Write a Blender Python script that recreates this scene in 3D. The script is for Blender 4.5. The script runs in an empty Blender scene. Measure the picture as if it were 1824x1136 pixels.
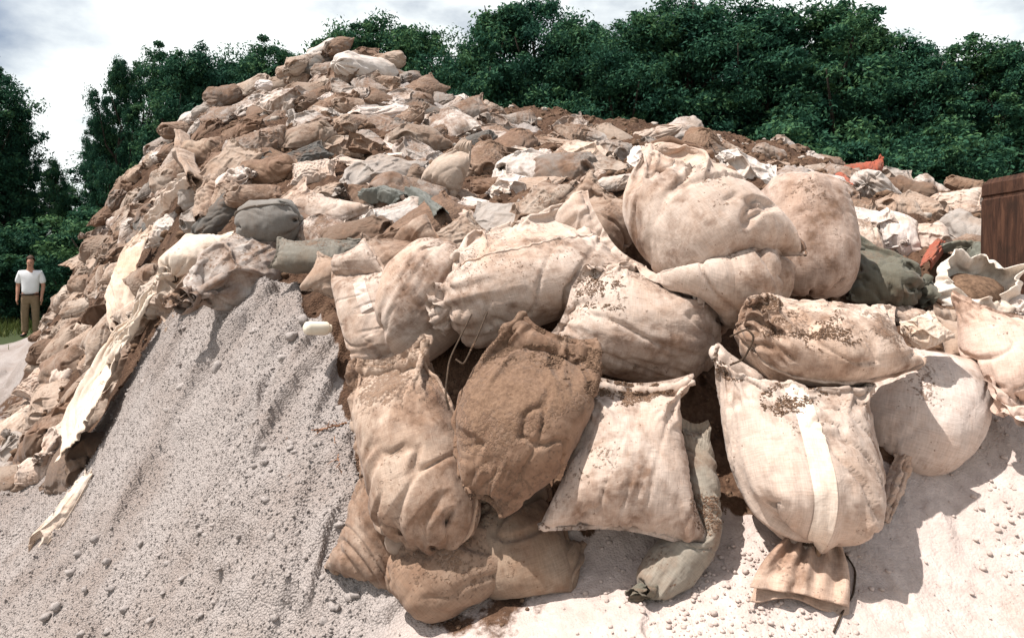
import bpy, bmesh, math, random
import numpy as np
from mathutils import Vector, Matrix

SC = bpy.context.scene
COL = SC.collection
R = math.radians

# ------------------------------------------------------------------ camera, sky, sun, exposure
F = 1150.0            # focal length in photo pixels (photo is 1824 px wide)
EYE = 1.66            # camera height above the flat ground, metres
HOR = 470.0           # photo row of the horizon
cam_data = bpy.data.cameras.new("camera")
cam = bpy.data.objects.new("camera", cam_data)
COL.objects.link(cam)
cam.location = (0, 0, EYE)
cam.rotation_euler = (R(90), 0, 0)
cam_data.sensor_fit = 'HORIZONTAL'
cam_data.sensor_width = 36.0
cam_data.lens = 36.0 * F / 1824.0
cam_data.shift_y = -(568.0 - HOR) / 1824.0
cam_data.clip_start = 0.05
cam_data.clip_end = 2000.0
SC.camera = cam

SUN_ELEV, SUN_AZ = R(65), R(-102)      # azimuth measured from +Y towards +X: high, from the left
sun_dir = Vector((math.sin(SUN_AZ) * math.cos(SUN_ELEV), math.cos(SUN_AZ) * math.cos(SUN_ELEV), math.sin(SUN_ELEV)))
sun_data = bpy.data.lights.new("sun", 'SUN')
sun_data.energy = 5.0
sun_data.angle = R(0.5)
sun_data.color = (1.0, 0.955, 0.92)
sun = bpy.data.objects.new("sun", sun_data)
COL.objects.link(sun)
sun.rotation_euler = sun_dir.to_track_quat('Z', 'Y').to_euler()
sun.location = (-20, -10, 40)

world = bpy.data.worlds.new("World")
SC.world = world
world.use_nodes = True
wt = world.node_tree
wn, wl = wt.nodes, wt.links
bg = wn['Background']
sky = wn.new('ShaderNodeTexSky')
sky.sky_type = 'NISHITA'
sky.sun_disc = False
sky.sun_elevation = SUN_ELEV
sky.sun_rotation = SUN_AZ
sky.air_density = 1.0
sky.dust_density = 3.5
# summer clouds: bright white banks over the pale blue
wtc = wn.new('ShaderNodeTexCoord')
wmap = wn.new('ShaderNodeMapping'); wmap.inputs['Scale'].default_value = (1.0, 1.0, 2.0)
wmap.inputs['Location'].default_value = (0.35, 0.0, 0.1)
wnoi = wn.new('ShaderNodeTexNoise'); wnoi.inputs['Scale'].default_value = 2.6; wnoi.inputs['Detail'].default_value = 9; wnoi.inputs['Roughness'].default_value = 0.55
wramp = wn.new('ShaderNodeValToRGB')
wramp.color_ramp.elements[0].position = 0.36; wramp.color_ramp.elements[1].position = 0.56
wmix = wn.new('ShaderNodeMix'); wmix.data_type = 'RGBA'
wl.new(wtc.outputs['Generated'], wmap.inputs['Vector'])
wl.new(wmap.outputs['Vector'], wnoi.inputs['Vector'])
wl.new(wnoi.outputs['Fac'], wramp.inputs['Fac'])
wsep = wn.new('ShaderNodeSeparateXYZ'); wl.new(wtc.outputs['Generated'], wsep.inputs[0])
wlow = wn.new('ShaderNodeMapRange'); wlow.inputs['From Min'].default_value = 0.45; wlow.inputs['From Max'].default_value = 0.75
wlow.inputs['To Min'].default_value = 1.0; wlow.inputs['To Max'].default_value = 0.12      # clouds bank up low down, open blue overhead
wl.new(wsep.outputs['Z'], wlow.inputs['Value'])
wmul = wn.new('ShaderNodeMath'); wmul.operation = 'MULTIPLY'
wl.new(wramp.outputs['Color'], wmul.inputs[0]); wl.new(wlow.outputs['Result'], wmul.inputs[1])
wl.new(wmul.outputs[0], wmix.inputs['Factor'])
wl.new(sky.outputs['Color'], wmix.inputs['A'])
wmix.inputs['B'].default_value = (11.0, 11.5, 11.4, 1)
wl.new(wmix.outputs['Result'], bg.inputs['Color'])
bg.inputs['Strength'].default_value = 0.075

SC.view_settings.view_transform = 'Standard'
SC.view_settings.look = 'None'
SC.view_settings.exposure = 0.55
SC.view_settings.gamma = 1.0
SC.render.engine = 'CYCLES'
SC.cycles.max_bounces = 6
SC.cycles.diffuse_bounces = 3
SC.cycles.transparent_max_bounces = 6

# ------------------------------------------------------------------ small maths
def U(px, py, Y):
    """photo pixel at distance Y -> world point"""
    return np.array([(px - 912.0) / F * Y, Y, EYE - (py - HOR) / F * Y])

def to_px(p):
    p = np.asarray(p)
    return 912.0 + p[..., 0] / p[..., 1] * F, HOR - (p[..., 2] - EYE) / p[..., 1] * F

def _hash(ix, iy, iz, seed):
    h = (ix.astype(np.int64) * 374761393 + iy.astype(np.int64) * 668265263 + iz.astype(np.int64) * 2147483647 + seed * 1274126177) & 0xFFFFFFFF
    h = ((h ^ (h >> 13)) * 1274126177) & 0xFFFFFFFF
    h = ((h ^ (h >> 16)) * 2246822519) & 0xFFFFFFFF
    h = h ^ (h >> 15)
    return (h & 0xFFFFFF) / float(0xFFFFFF)

def vnoise(x, y, z, seed=0):
    """smooth value noise in -1..1"""
    ix, iy, iz = np.floor(x), np.floor(y), np.floor(z)
    fx, fy, fz = x - ix, y - iy, z - iz
    fx, fy, fz = [f * f * f * (f * (f * 6 - 15) + 10) for f in (fx, fy, fz)]
    out = 0
    for dx in (0, 1):
        for dy in (0, 1):
            for dz in (0, 1):
                w = (fx if dx else 1 - fx) * (fy if dy else 1 - fy) * (fz if dz else 1 - fz)
                out = out + w * _hash(ix + dx, iy + dy, iz + dz, seed)
    return out * 2 - 1

def vnoise2(x, y, seed=0):
    ix, iy = np.floor(x), np.floor(y)
    fx, fy = x - ix, y - iy
    fx, fy = [f * f * f * (f * (f * 6 - 15) + 10) for f in (fx, fy)]
    z = np.zeros_like(ix)
    return 2 * (_hash(ix, iy, z, seed) * (1 - fx) * (1 - fy) + _hash(ix + 1, iy, z, seed) * fx * (1 - fy)
                + _hash(ix, iy + 1, z, seed) * (1 - fx) * fy + _hash(ix + 1, iy + 1, z, seed) * fx * fy) - 1

def fbm2(x, y, octaves=4, seed=0, gain=0.5):
    a, s, tot = 1.0, 0.0, 0.0
    for o in range(octaves):
        s = s + a * vnoise2(x, y, seed + o * 17)
        tot += a
        a *= gain
        x, y = (x * 0.8 - y * 0.6) * 2.03 + 5.1, (x * 0.6 + y * 0.8) * 2.03 - 3.7
    return s / tot

def fbm3(p, scale, octaves=4, seed=0, gain=0.5):
    x, y, z = p[..., 0] * scale, p[..., 1] * scale, p[..., 2] * scale
    a, s, tot = 1.0, 0.0, 0.0
    for o in range(octaves):
        s = s + a * vnoise(x, y, z, seed + o * 17)
        tot += a
        a *= gain
        x, y, z = (x * 0.8 - y * 0.6) * 2.03 + 5.1, (x * 0.6 + y * 0.8) * 2.03 - 3.7, z * 2.03 + 1.3
    return s / tot

def worley2(x, y, seed=0):
    """nearest-seed distance and that seed's random number"""
    ix, iy = np.floor(x), np.floor(y)
    best = np.full(x.shape, 9.0); rid = np.zeros(x.shape)
    z = np.zeros_like(ix)
    for dx in (-1, 0, 1):
        for dy in (-1, 0, 1):
            cx, cy = ix + dx, iy + dy
            px_ = cx + _hash(cx, cy, z, seed); py_ = cy + _hash(cx, cy, z, seed + 7)
            d = (px_ - x) ** 2 + (py_ - y) ** 2
            r_ = _hash(cx, cy, z, seed + 13)
            m = d < best
            best = np.where(m, d, best); rid = np.where(m, r_, rid)
    return np.sqrt(best), rid

def sstep(a, b, x):
    t = np.clip((x - a) / (b - a), 0, 1)
    return t * t * (3 - 2 * t)

# ------------------------------------------------------------------ object helpers
def mesh_from(name, verts, faces, mat=None, parent=None, smooth=True, uvs=None):
    """verts (n,3) array, faces (m,4) or (m,3) int array or list -> ONE linked mesh object"""
    me = bpy.data.meshes.new(name)
    verts = np.asarray(verts, dtype=np.float32)
    if isinstance(faces, np.ndarray):
        k = faces.shape[1]; m = len(faces)
        me.vertices.add(len(verts)); me.vertices.foreach_set('co', verts.ravel())
        me.loops.add(m * k); me.loops.foreach_set('vertex_index', faces.astype(np.int32).ravel())
        me.polygons.add(m); me.polygons.foreach_set('loop_start', np.arange(0, m * k, k, dtype=np.int32))
        me.polygons.foreach_set('loop_total', np.full(m, k, dtype=np.int32))
        me.update(calc_edges=True)
        me.validate()
    else:
        me.from_pydata([tuple(v) for v in verts], [], [tuple(f) for f in faces])
        me.update()
    if uvs is not None:
        uvl = me.uv_layers.new(name="UVMap")
        li = np.empty(len(me.loops), dtype=np.int32); me.loops.foreach_get('vertex_index', li)
        uvl.data.foreach_set('uv', np.asarray(uvs, dtype=np.float32)[li].ravel())
    if smooth:
        me.polygons.foreach_set('use_smooth', np.ones(len(me.polygons), dtype=bool))
    o = bpy.data.objects.new(name, me)
    COL.objects.link(o)
    if mat is not None:
        me.materials.append(mat)
    if parent is not None:
        o.parent = parent
    return o

def tag(o, label=None, cat=None, group=None, kind=None):
    if label: o['label'] = label
    if cat: o['category'] = cat
    if group: o['group'] = group
    if kind: o['kind'] = kind
    return o

def empty(name, loc, rz=0.0):
    o = bpy.data.objects.new(name, None); COL.objects.link(o)
    o.empty_display_size = 0.1
    o.location = loc; o.rotation_euler = (0, 0, rz)
    return o

def tube_mesh(path, radii, seg=8, cap=True):
    """tapered tube along a polyline -> verts, quad faces (list)"""
    path = np.asarray(path, float); n = len(path)
    radii = np.broadcast_to(np.asarray(radii, float), (n,))
    tang = np.gradient(path, axis=0); tang /= np.linalg.norm(tang, axis=1, keepdims=True) + 1e-9
    ref = np.array([0, 0, 1.0]) if abs(tang[0][2]) < 0.9 else np.array([1.0, 0, 0])
    vs = []
    u = np.cross(tang[0], ref); u /= np.linalg.norm(u)
    for i in range(n):
        u = u - tang[i] * np.dot(u, tang[i]); u /= np.linalg.norm(u) + 1e-9
        w = np.cross(tang[i], u)
        ang = np.arange(seg) * 2 * np.pi / seg
        vs.append(path[i] + radii[i] * (np.cos(ang)[:, None] * u + np.sin(ang)[:, None] * w))
    vs = np.concatenate(vs)
    fs = []
    for i in range(n - 1):
        for k in range(seg):
            a, b = i * seg + k, i * seg + (k + 1) % seg
            fs.append((a, b, b + seg, a + seg))
    if cap:
        fs.append(tuple(range(seg))[::-1]); fs.append(tuple((n - 1) * seg + k for k in range(seg)))
    return vs, fs

class MB:
    """collects shapes that belong to ONE part"""
    def __init__(self): self.v = []; self.f = []; self.n = 0
    def add(self, vs, fs):
        vs = np.asarray(vs, float)
        self.v.append(vs); self.f += [tuple(int(i) + self.n for i in f) for f in fs]; self.n += len(vs)
        return self
    def tube(self, path, radii, seg=8): return self.add(*tube_mesh(path, radii, seg))
    def build(self, name, mat, parent=None, smooth=True):
        return mesh_from(name, np.concatenate(self.v), self.f, mat, parent, smooth)
# ------------------------------------------------------------------ the lie of the land
# (photo column, photo row, distance): surveyed points of the pile and the sand slope
SURVEY = [
 (0,1136,2.75),(150,1136,2.5),(300,1136,2.25),(500,1136,2.0),(700,1136,1.85),(900,1136,1.75),(1100,1136,1.68),(1300,1136,1.65),(1500,1136,1.65),(1700,1136,1.68),(1824,1136,1.7),
 (1700,950,1.97),(1824,900,2.02),(1750,760,2.33),(1500,1000,1.87),(1330,1000,1.88),(1824,760,2.3),(1600,1000,1.88),
 (1425,815,2.21),(1120,815,2.28),(925,740,2.38),(735,810,2.38),(815,1000,2.06),(1000,1040,1.93),(1180,1040,1.86),
 (1140,575,2.75),(950,480,2.9),(1245,370,3.05),(1432,415,3.15),(1460,600,2.6),(1635,720,2.40),(765,530,2.95),(650,540,2.95),(1280,480,2.85),
 (640,720,2.55),(500,560,3.15),(430,500,3.75),(560,650,2.8),(500,750,2.65),(560,850,2.35),(560,1000,2.1),(450,900,2.42),(350,1000,2.38),(350,700,3.15),(310,600,3.7),(250,800,3.15),(200,900,3.0),(100,1000,3.1),(0,1000,3.45),(0,880,4.3),(150,830,3.9),
 (200,700,4.7),(100,720,5.4),(30,800,5.2),(60,650,7.5),(0,700,8.0),(0,640,11.0),(52,602,14.2),(30,612,13),(75,612,12.8),(62,628,10.8),(40,660,9.0),(112,540,12.0),(50,599,14.6),(25,600,14.6),(78,596,14.0),(95,570,13.0),(130,505,11.0),(35,622,11.5),
 (150,505,9),(180,432,9),(230,335,9),(330,245,9),(400,190,9),(470,188,8.5),(520,168,8.5),(556,142,8.5),(592,96,8.5),(650,114,8.7),(700,152,9),(760,198,9.5),(850,203,10),(950,202,10.5),(1080,243,10.5),(1300,250,9.5),(1420,275,9),(1550,318,8.5),(1700,352,8),(1824,345,8),
 (365,290,6),(490,315,5),(400,365,4.7),(560,455,3.6),(475,405,4),(600,375,4.2),(700,405,3.7),(800,395,3.7),(805,315,5),(640,305,5),(680,225,6.5),(550,205,7),(600,145,7.8),(450,225,7.2),(960,285,5.5),(950,355,4.3),(1000,245,7.5),(1100,285,5),(1250,285,5),(1150,265,6),(1350,285,7),(1560,355,5.5),(1600,435,4.1),(1720,435,4.1),(1570,505,3.3),(1700,530,3.1),(1790,565,2.8),(300,435,5),(250,505,5.5),(230,405,7),(180,565,6.5),(130,625,7),(350,485,4.3)]
SP = [U(*s) for s in SURVEY]
for x_, y_ in [(-14,9),(-14,14),(-10,18),(-4,16),(2,17),(8,17),(14,16),(-9,6),(-8,3),(-7,1),(14,10),(-14,25),(0,25),(14,25),(-10,11.5)]:
    SP.append(np.array([x_, y_, 0.0]))
for x_, y_, z_ in [(8,3,0.95),(9,6,1.4),(3,1.0,0.55),(0.5,0.9,0.42),(-2,1.2,0.15),(-3.5,1.5,0.0),(0.5,0.2,0.15),(4,2,0.9),(-2,-3,0.0),(3,-3,0.0),(9,-2,0.1)]:
    SP.append(np.array([x_, y_, z_]))
SP = np.array(SP)

def _tps(r2): return r2 * np.log(r2 + 1e-9) * 0.5
_N = len(SP)
_r2 = ((SP[:, None, :2] - SP[None, :, :2]) ** 2).sum(-1)
_A = np.zeros((_N + 3, _N + 3)); _A[:_N, :_N] = _tps(_r2) + np.eye(_N) * 0.02
_A[:_N, _N] = 1; _A[:_N, _N + 1:] = SP[:, :2]; _A[_N, :_N] = 1; _A[_N + 1:, :_N] = SP[:, :2].T
_W = np.linalg.solve(_A, np.concatenate([SP[:, 2], np.zeros(3)]))
def _tps_eval(x, y):
    out = np.empty(x.shape); xf, yf, of = x.ravel(), y.ravel(), out.ravel()
    for i in range(0, len(xf), 20000):
        r2 = (xf[i:i + 20000, None] - SP[None, :, 0]) ** 2 + (yf[i:i + 20000, None] - SP[None, :, 1]) ** 2
        of[i:i + 20000] = _tps(r2) @ _W[:_N] + _W[_N] + _W[_N + 1] * xf[i:i + 20000] + _W[_N + 2] * yf[i:i + 20000]
    return of.reshape(x.shape)
# sampled once on a regular grid, read bilinearly afterwards
GX0, GY0, GD = -16.0, -4.0, 0.05
_gx = np.arange(GX0, 16.01, GD); _gy = np.arange(GY0, 20.01, GD)
_cx, _cy = np.meshgrid(_gx[::4], _gy[::4], indexing='ij')
_coarse = _tps_eval(_cx, _cy)
def _bil(G, x, y, x0, y0, d):
    fx = np.clip((x - x0) / d, 0, G.shape[0] - 1.001); fy = np.clip((y - y0) / d, 0, G.shape[1] - 1.001)
    i, j = fx.astype(int), fy.astype(int); fx, fy = fx - i, fy - j
    return G[i, j] * (1 - fx) * (1 - fy) + G[i + 1, j] * fx * (1 - fy) + G[i, j + 1] * (1 - fx) * fy + G[i + 1, j + 1] * fx * fy
_fx, _fy = np.meshgrid(_gx, _gy, indexing='ij')
_near = (_fx > -5) & (_fx < 5) & (_fy > 0) & (_fy < 6)
GRID = _bil(_coarse, _fx, _fy, GX0, GY0, GD * 4)
GRID[_near] = _tps_eval(_fx[_near], _fy[_near])
_edge = np.maximum(sstep(11, 14.5, np.abs(_fx)), np.maximum(sstep(13.5, 17, _fy), sstep(0.5, -3, _fy)))
_edge = np.maximum(_edge, sstep(-10.5, -12.5, _fx))
GRID = GRID * (1 - _edge)
GRID = np.maximum(GRID, 0.0)
def height(x, y):
    x = np.asarray(x, float); y = np.asarray(y, float)
    h = _bil(GRID, x, y, GX0, GY0, GD)
    return np.where((x < GX0) | (x > 16) | (y < GY0) | (y > 20), 0.0, h)
def slope_normal(x, y, e=0.12):
    n = np.array([-(height(x + e, y) - height(x - e, y)) / (2 * e), -(height(x, y + e) - height(x, y - e)) / (2 * e), 1.0])
    return n / np.linalg.norm(n)
def ground_hit(px, py, y0=1.2, y1=22.0):
    """where the sight line through a photo pixel meets the land"""
    Ys = np.concatenate([np.arange(y0, 6, 0.01), np.arange(6, y1, 0.03)])
    P = np.stack([(px - 912) / F * Ys, Ys, EYE - (py - HOR) / F * Ys], -1)
    below = P[:, 2] < height(P[:, 0], P[:, 1])
    if not below.any():                # sight line clears the pile: take the skyline point in this column
        el = (height(P[:, 0], P[:, 1]) - EYE) / Ys
        el[Ys < 3] = -9; k = int(np.argmax(np.where(Ys < 12, el, -9)))
        return P[k]
    return P[int(np.argmax(below))]
# ------------------------------------------------------------------ materials
class NT:
    def __init__(self, name):
        self.m = bpy.data.materials.new(name); self.m.use_nodes = True
        self.t = self.m.node_tree; self.n = self.t.nodes; self.l = self.t.links
        self.bsdf = self.n['Principled BSDF']
        self.bsdf.inputs['Specular IOR Level'].default_value = 0.2
    def node(self, typ, **kw):
        nd = self.n.new(typ)
        for k, v in kw.items():
            if k in nd.inputs: self._set(nd.inputs[k], v)
            else: setattr(nd, k, v)
        return nd
    def _set(self, sock, v):
        if isinstance(v, bpy.types.NodeSocket): self.l.new(v, sock)
        else: sock.default_value = v
    def noise(self, vec, scale, detail=6, rough=0.6, dist=0.0):
        nd = self.n.new('ShaderNodeTexNoise')
        nd.inputs['Scale'].default_value = scale; nd.inputs['Detail'].default_value = detail
        nd.inputs['Roughness'].default_value = rough; nd.inputs['Distortion'].default_value = dist
        if vec is not None: self.l.new(vec, nd.inputs['Vector'])
        return nd.outputs['Fac']
    def voro(self, vec, scale, feature='F1', out='Distance'):
        nd = self.n.new('ShaderNodeTexVoronoi'); nd.feature = feature
        nd.inputs['Scale'].default_value = scale
        if vec is not None: self.l.new(vec, nd.inputs['Vector'])
        return nd.outputs[out]
    def math(self, op, a, b=0.0, clamp=False):
        nd = self.n.new('ShaderNodeMath'); nd.operation = op; nd.use_clamp = clamp
        self._set(nd.inputs[0], a); self._set(nd.inputs[1], b)
        return nd.outputs[0]
    def ramp(self, fac, stops):
        nd = self.n.new('ShaderNodeValToRGB'); cr = nd.color_ramp
        while len(cr.elements) < len(stops): cr.elements.new(0.5)
        for e, (p, c) in zip(cr.elements, stops):
            e.position = p; e.color = (c, c, c, 1) if not hasattr(c, '__len__') else (*c, 1)
        self.l.new(fac, nd.inputs['Fac'])
        return nd.outputs['Color']
    def map(self, v, a, b, c=0.0, d=1.0):
        nd = self.n.new('ShaderNodeMapRange'); nd.interpolation_type = 'SMOOTHSTEP'
        self._set(nd.inputs['Value'], v); self._set(nd.inputs['From Min'], a); self._set(nd.inputs['From Max'], b)
        nd.inputs['To Min'].default_value = c; nd.inputs['To Max'].default_value = d
        return nd.outputs['Result']
    def mix(self, f, a, b, mode='MIX'):
        nd = self.n.new('ShaderNodeMix'); nd.data_type = 'RGBA'; nd.blend_type = mode
        for s, v in (('Factor', f), ('A', a), ('B', b)):
            if isinstance(v, (tuple, list)): v = (*v[:3], 1)
            self._set(nd.inputs[s], v)
        return nd.outputs['Result']
    def bump(self, h, strength, dist, normal=None):
        nd = self.n.new('ShaderNodeBump'); nd.inputs['Strength'].default_value = strength; nd.inputs['Distance'].default_value = dist
        self.l.new(h, nd.inputs['Height'])
        if normal is not None: self.l.new(normal, nd.inputs['Normal'])
        return nd.outputs['Normal']
    def out(self, col=None, normal=None, rough=None):
        if col is not None: self._set(self.bsdf.inputs['Base Color'], (*col, 1) if isinstance(col, tuple) else col)
        if normal is not None: self.l.new(normal, self.bsdf.inputs['Normal'])
        if rough is not None: self._set(self.bsdf.inputs['Roughness'], rough)
        return self.m

def fabric_material():
    """woven sack cloth: tint and soiling come from each object's own colour (rgb, soiling)"""
    t = NT("sack_cloth")
    tc = t.node('ShaderNodeTexCoord'); oi = t.node('ShaderNodeObjectInfo')
    off = t.node('ShaderNodeVectorMath', operation='SCALE'); t.l.new(oi.outputs['Random'], off.inputs['Scale']); off.inputs[0].default_value = (37, 19, 53)
    add = t.node('ShaderNodeVectorMath', operation='ADD'); t.l.new(tc.outputs['Object'], add.inputs[0]); t.l.new(off.outputs[0], add.inputs[1])
    v = add.outputs[0]
    soil = oi.outputs['Alpha']
    # threads along and across the cloth
    def threads(sx, sy):
        mp = t.node('ShaderNodeMapping'); mp.inputs['Scale'].default_value = (sx, sy, 1)
        t.l.new(tc.outputs['UV'], mp.inputs['Vector'])
        return t.noise(mp.outputs[0], 1.0, 3, 0.6)
    thr = t.math('ADD', t.math('MULTIPLY', threads(260, 22), 0.5), t.math('MULTIPLY', threads(22, 260), 0.5))
    base = t.mix(1.0, oi.outputs['Color'], t.ramp(thr, [(0.30, 0.72), (0.68, 1.12)]), 'MULTIPLY')
    # broad fading and water stains
    st = t.noise(v, 3.2, 5, 0.6, 0.6)
    base = t.mix(t.math('MULTIPLY', t.map(st, 0.42, 0.72), 0.55), base, t.mix(1.0, base, (0.78, 0.58, 0.43), 'MULTIPLY'))
    fine = t.noise(v, 34, 8, 0.7)
    base = t.mix(t.math('MULTIPLY', t.map(fine, 0.45, 0.75), 0.35), base, t.mix(1.0, base, (0.66, 0.5, 0.4), 'MULTIPLY'))
    # dust film (soft) and caked mud (hard edged, lumpy)
    m1 = t.math('ADD', t.math('MULTIPLY', t.noise(v, 2.8, 10, 0.66, 0.7), 0.75), t.math('MULTIPLY', t.noise(v, 17, 8, 0.7, 0.3), 0.25))
    dust = t.map(m1, t.math('SUBTRACT', 0.565, t.math('MULTIPLY', soil, 0.36)), t.math('SUBTRACT', 0.72, t.math('MULTIPLY', soil, 0.30)))
    dustc = t.ramp(t.noise(v, 21, 6, 0.7), [(0.28, (0.095, 0.051, 0.031)), (0.72, (0.25, 0.152, 0.098))])
    base = t.mix(t.math('MULTIPLY', dust, t.map(t.noise(v, 11, 8, 0.7), 0.3, 0.62, 0.45, 1.0)), base, dustc)
    geo = t.node('ShaderNodeNewGeometry'); sg = t.node('ShaderNodeSeparateXYZ'); t.l.new(geo.outputs['Normal'], sg.inputs[0])
    catch = t.math('MULTIPLY', t.math('SUBTRACT', sg.outputs['Z'], 0.6), 0.09)      # crumbs lie where the cloth is level
    m2 = t.math('ADD', t.math('ADD', t.math('MULTIPLY', t.noise(v, 5.0, 10, 0.62), 0.62), t.math('MULTIPLY', t.noise(v, 90, 4, 0.6), 0.38)), catch)
    lo = t.math('SUBTRACT', 0.625, t.math('MULTIPLY', soil, 0.20))
    cake = t.map(m2, lo, t.math('ADD', lo, 0.06))
    cakec = t.ramp(t.noise(v, 75, 6, 0.75), [(0.28, (0.085, 0.047, 0.028)), (0.5, (0.175, 0.105, 0.065)), (0.74, (0.30, 0.195, 0.125))])
    col = t.mix(t.math('MULTIPLY', cake, 0.82), base, cakec)
    # specks of soil everywhere
    sp = t.map(t.noise(v, 75, 3, 0.5), t.math('SUBTRACT', 0.72, t.math('MULTIPLY', soil, 0.12)), 0.74)
    col = t.mix(t.math('MULTIPLY', sp, 0.8), col, (0.12, 0.06, 0.032))
    wr = t.noise(v, 9, 5, 0.55, 1.2)
    n1 = t.bump(wr, 0.35, 0.02)
    n2 = t.bump(thr, 0.45, 0.003, n1)
    n3 = t.bump(t.math('MULTIPLY', cake, t.math('ADD', t.noise(v, 80, 5, 0.7), 0.05)), 0.7, 0.008, n2)
    t.bsdf.inputs['Sheen Weight'].default_value = 0.08
    return t.out(col, n3, 0.9)

def plain_material(name, c1, c2, scale=12.0, rough=0.85, bump=0.3, dist=0.01, detail=7, coord='Object'):
    t = NT(name); tc = t.node('ShaderNodeTexCoord'); v = tc.outputs[coord]
    nz = t.noise(v, scale, detail, 0.65, 0.3)
    col = t.ramp(nz, [(0.32, c1), (0.68, c2)])
    return t.out(col, t.bump(t.noise(v, scale * 3, 6, 0.65), bump, dist), rough)

def ground_material():
    """grey gravel, brown soil and pale sand; which lies where is in the sheet's 'kind' attribute"""
    t = NT("ground_cover"); tc = t.node('ShaderNodeTexCoord'); v = tc.outputs['Object']
    at = t.node('ShaderNodeAttribute', attribute_name='kind')
    sep = t.node('ShaderNodeSeparateColor'); t.l.new(at.outputs['Color'], sep.inputs[0])
    soil, pale, grass = sep.outputs[0], sep.outputs[1], sep.outputs[2]
    g1 = t.noise(v, 1.6, 7, 0.62); g2 = t.noise(v, 95, 5, 0.7); vo = t.voro(v, 135)
    vb = t.voro(v, 31)
    grain = t.math('ADD', t.math('MULTIPLY', vo, 0.9), t.math('MULTIPLY', g2, 0.55))
    grav = t.ramp(grain, [(0.3, (0.42, 0.372, 0.342)), (0.68, (0.37, 0.327, 0.30)), (0.95, (0.30, 0.264, 0.242))])
    grav = t.mix(t.math('MULTIPLY', t.map(g1, 0.4, 0.65), 0.8), grav, t.mix(1.0, grav, (0.76, 0.70, 0.66), 'MULTIPLY'))
    sand = t.ramp(t.noise(v, 16, 9, 0.72), [(0.3, (0.40, 0.325, 0.285)), (0.62, (0.55, 0.46, 0.41))])
    sand = t.mix(t.map(t.noise(v, 60, 5, 0.7), 0.60, 0.74), sand, (0.33, 0.25, 0.21))
    sand = t.mix(t.math('MULTIPLY', t.map(t.noise(v, 3.5, 7, 0.65), 0.55, 0.75), 0.5), sand, (0.36, 0.26, 0.2))
    c = t.mix(t.map(t.math('ADD', pale, t.math('MULTIPLY', t.math('SUBTRACT', g1, 0.5), 0.5)), 0.35, 0.65), grav, sand)
    earth = t.ramp(t.math('ADD', t.math('MULTIPLY', t.noise(v, 7, 9, 0.72), 0.6), t.math('MULTIPLY', t.noise(v, 55, 4, 0.7), 0.4)),
                   [(0.34, (0.03, 0.017, 0.01)), (0.5, (0.095, 0.052, 0.031)), (0.70, (0.20, 0.125, 0.08))])
    c = t.mix(t.map(t.math('ADD', soil, t.math('MULTIPLY', t.math('SUBTRACT', t.noise(v, 12, 8, 0.7), 0.5), 1.3)), 0.38, 0.62), c, earth)
    c = t.mix(t.map(t.math('ADD', grass, t.math('MULTIPLY', t.math('SUBTRACT', g1, 0.5), 0.9)), 0.4, 0.6), c, (0.045, 0.06, 0.022))
    h = t.math('SUBTRACT', t.math('MULTIPLY', g2, 0.5), t.math('ADD', t.math('MULTIPLY', vo, 0.7), t.math('MULTIPLY', vb, 0.6)))
    rough_amt = t.math('SUBTRACT', 1.0, t.math('MULTIPLY', pale, 0.75))
    n = t.bump(t.math('MULTIPLY', h, rough_amt), 0.85, 0.012)
    n = t.bump(t.noise(v, 22, 8, 0.7), 0.5, 0.02, n)
    return t.out(c, n, 0.95)

def leaf_material(name, c1, c2, c3):
    t = NT(name); tc = t.node('ShaderNodeTexCoord'); oi = t.node('ShaderNodeObjectInfo')
    at = t.node('ShaderNodeAttribute', attribute_name='leafvar')
    f = t.math('ADD', t.math('MULTIPLY', at.outputs['Fac'], 0.75), t.math('MULTIPLY', oi.outputs['Random'], 0.25))
    col = t.ramp(f, [(0.1, c1), (0.5, c2), (0.95, c3)])
    t.out(col, None, 0.8); t.bsdf.inputs['Specular IOR Level'].default_value = 0.08
    tr = t.node('ShaderNodeBsdfTranslucent'); t.l.new(col, tr.inputs['Color'])
    mx = t.node('ShaderNodeMixShader'); mx.inputs[0].default_value = 0.25
    t.l.new(t.bsdf.outputs[0], mx.inputs[1]); t.l.new(tr.outputs[0], mx.inputs[2])
    t.l.new(mx.outputs[0], t.n['Material Output'].inputs['Surface'])
    return t.m

def wood_material():
    t = NT("weathered_timber"); tc = t.node('ShaderNodeTexCoord')
    mp = t.node('ShaderNodeMapping'); mp.inputs['Scale'].default_value = (14, 14, 1.3); t.l.new(tc.outputs['Object'], mp.inputs['Vector'])
    g = t.noise(mp.outputs[0], 3.0, 9, 0.7, 0.8)
    col = t.ramp(g, [(0.28, (0.014, 0.007, 0.005)), (0.5, (0.055, 0.025, 0.015)), (0.75, (0.13, 0.062, 0.036))])
    blot = t.map(t.noise(tc.outputs['Object'], 9, 6, 0.6), 0.52, 0.7)
    col = t.mix(t.math('MULTIPLY', blot, 0.6), col, (0.025, 0.014, 0.009))
    return t.out(col, t.bump(g, 0.8, 0.012), 0.85)

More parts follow.
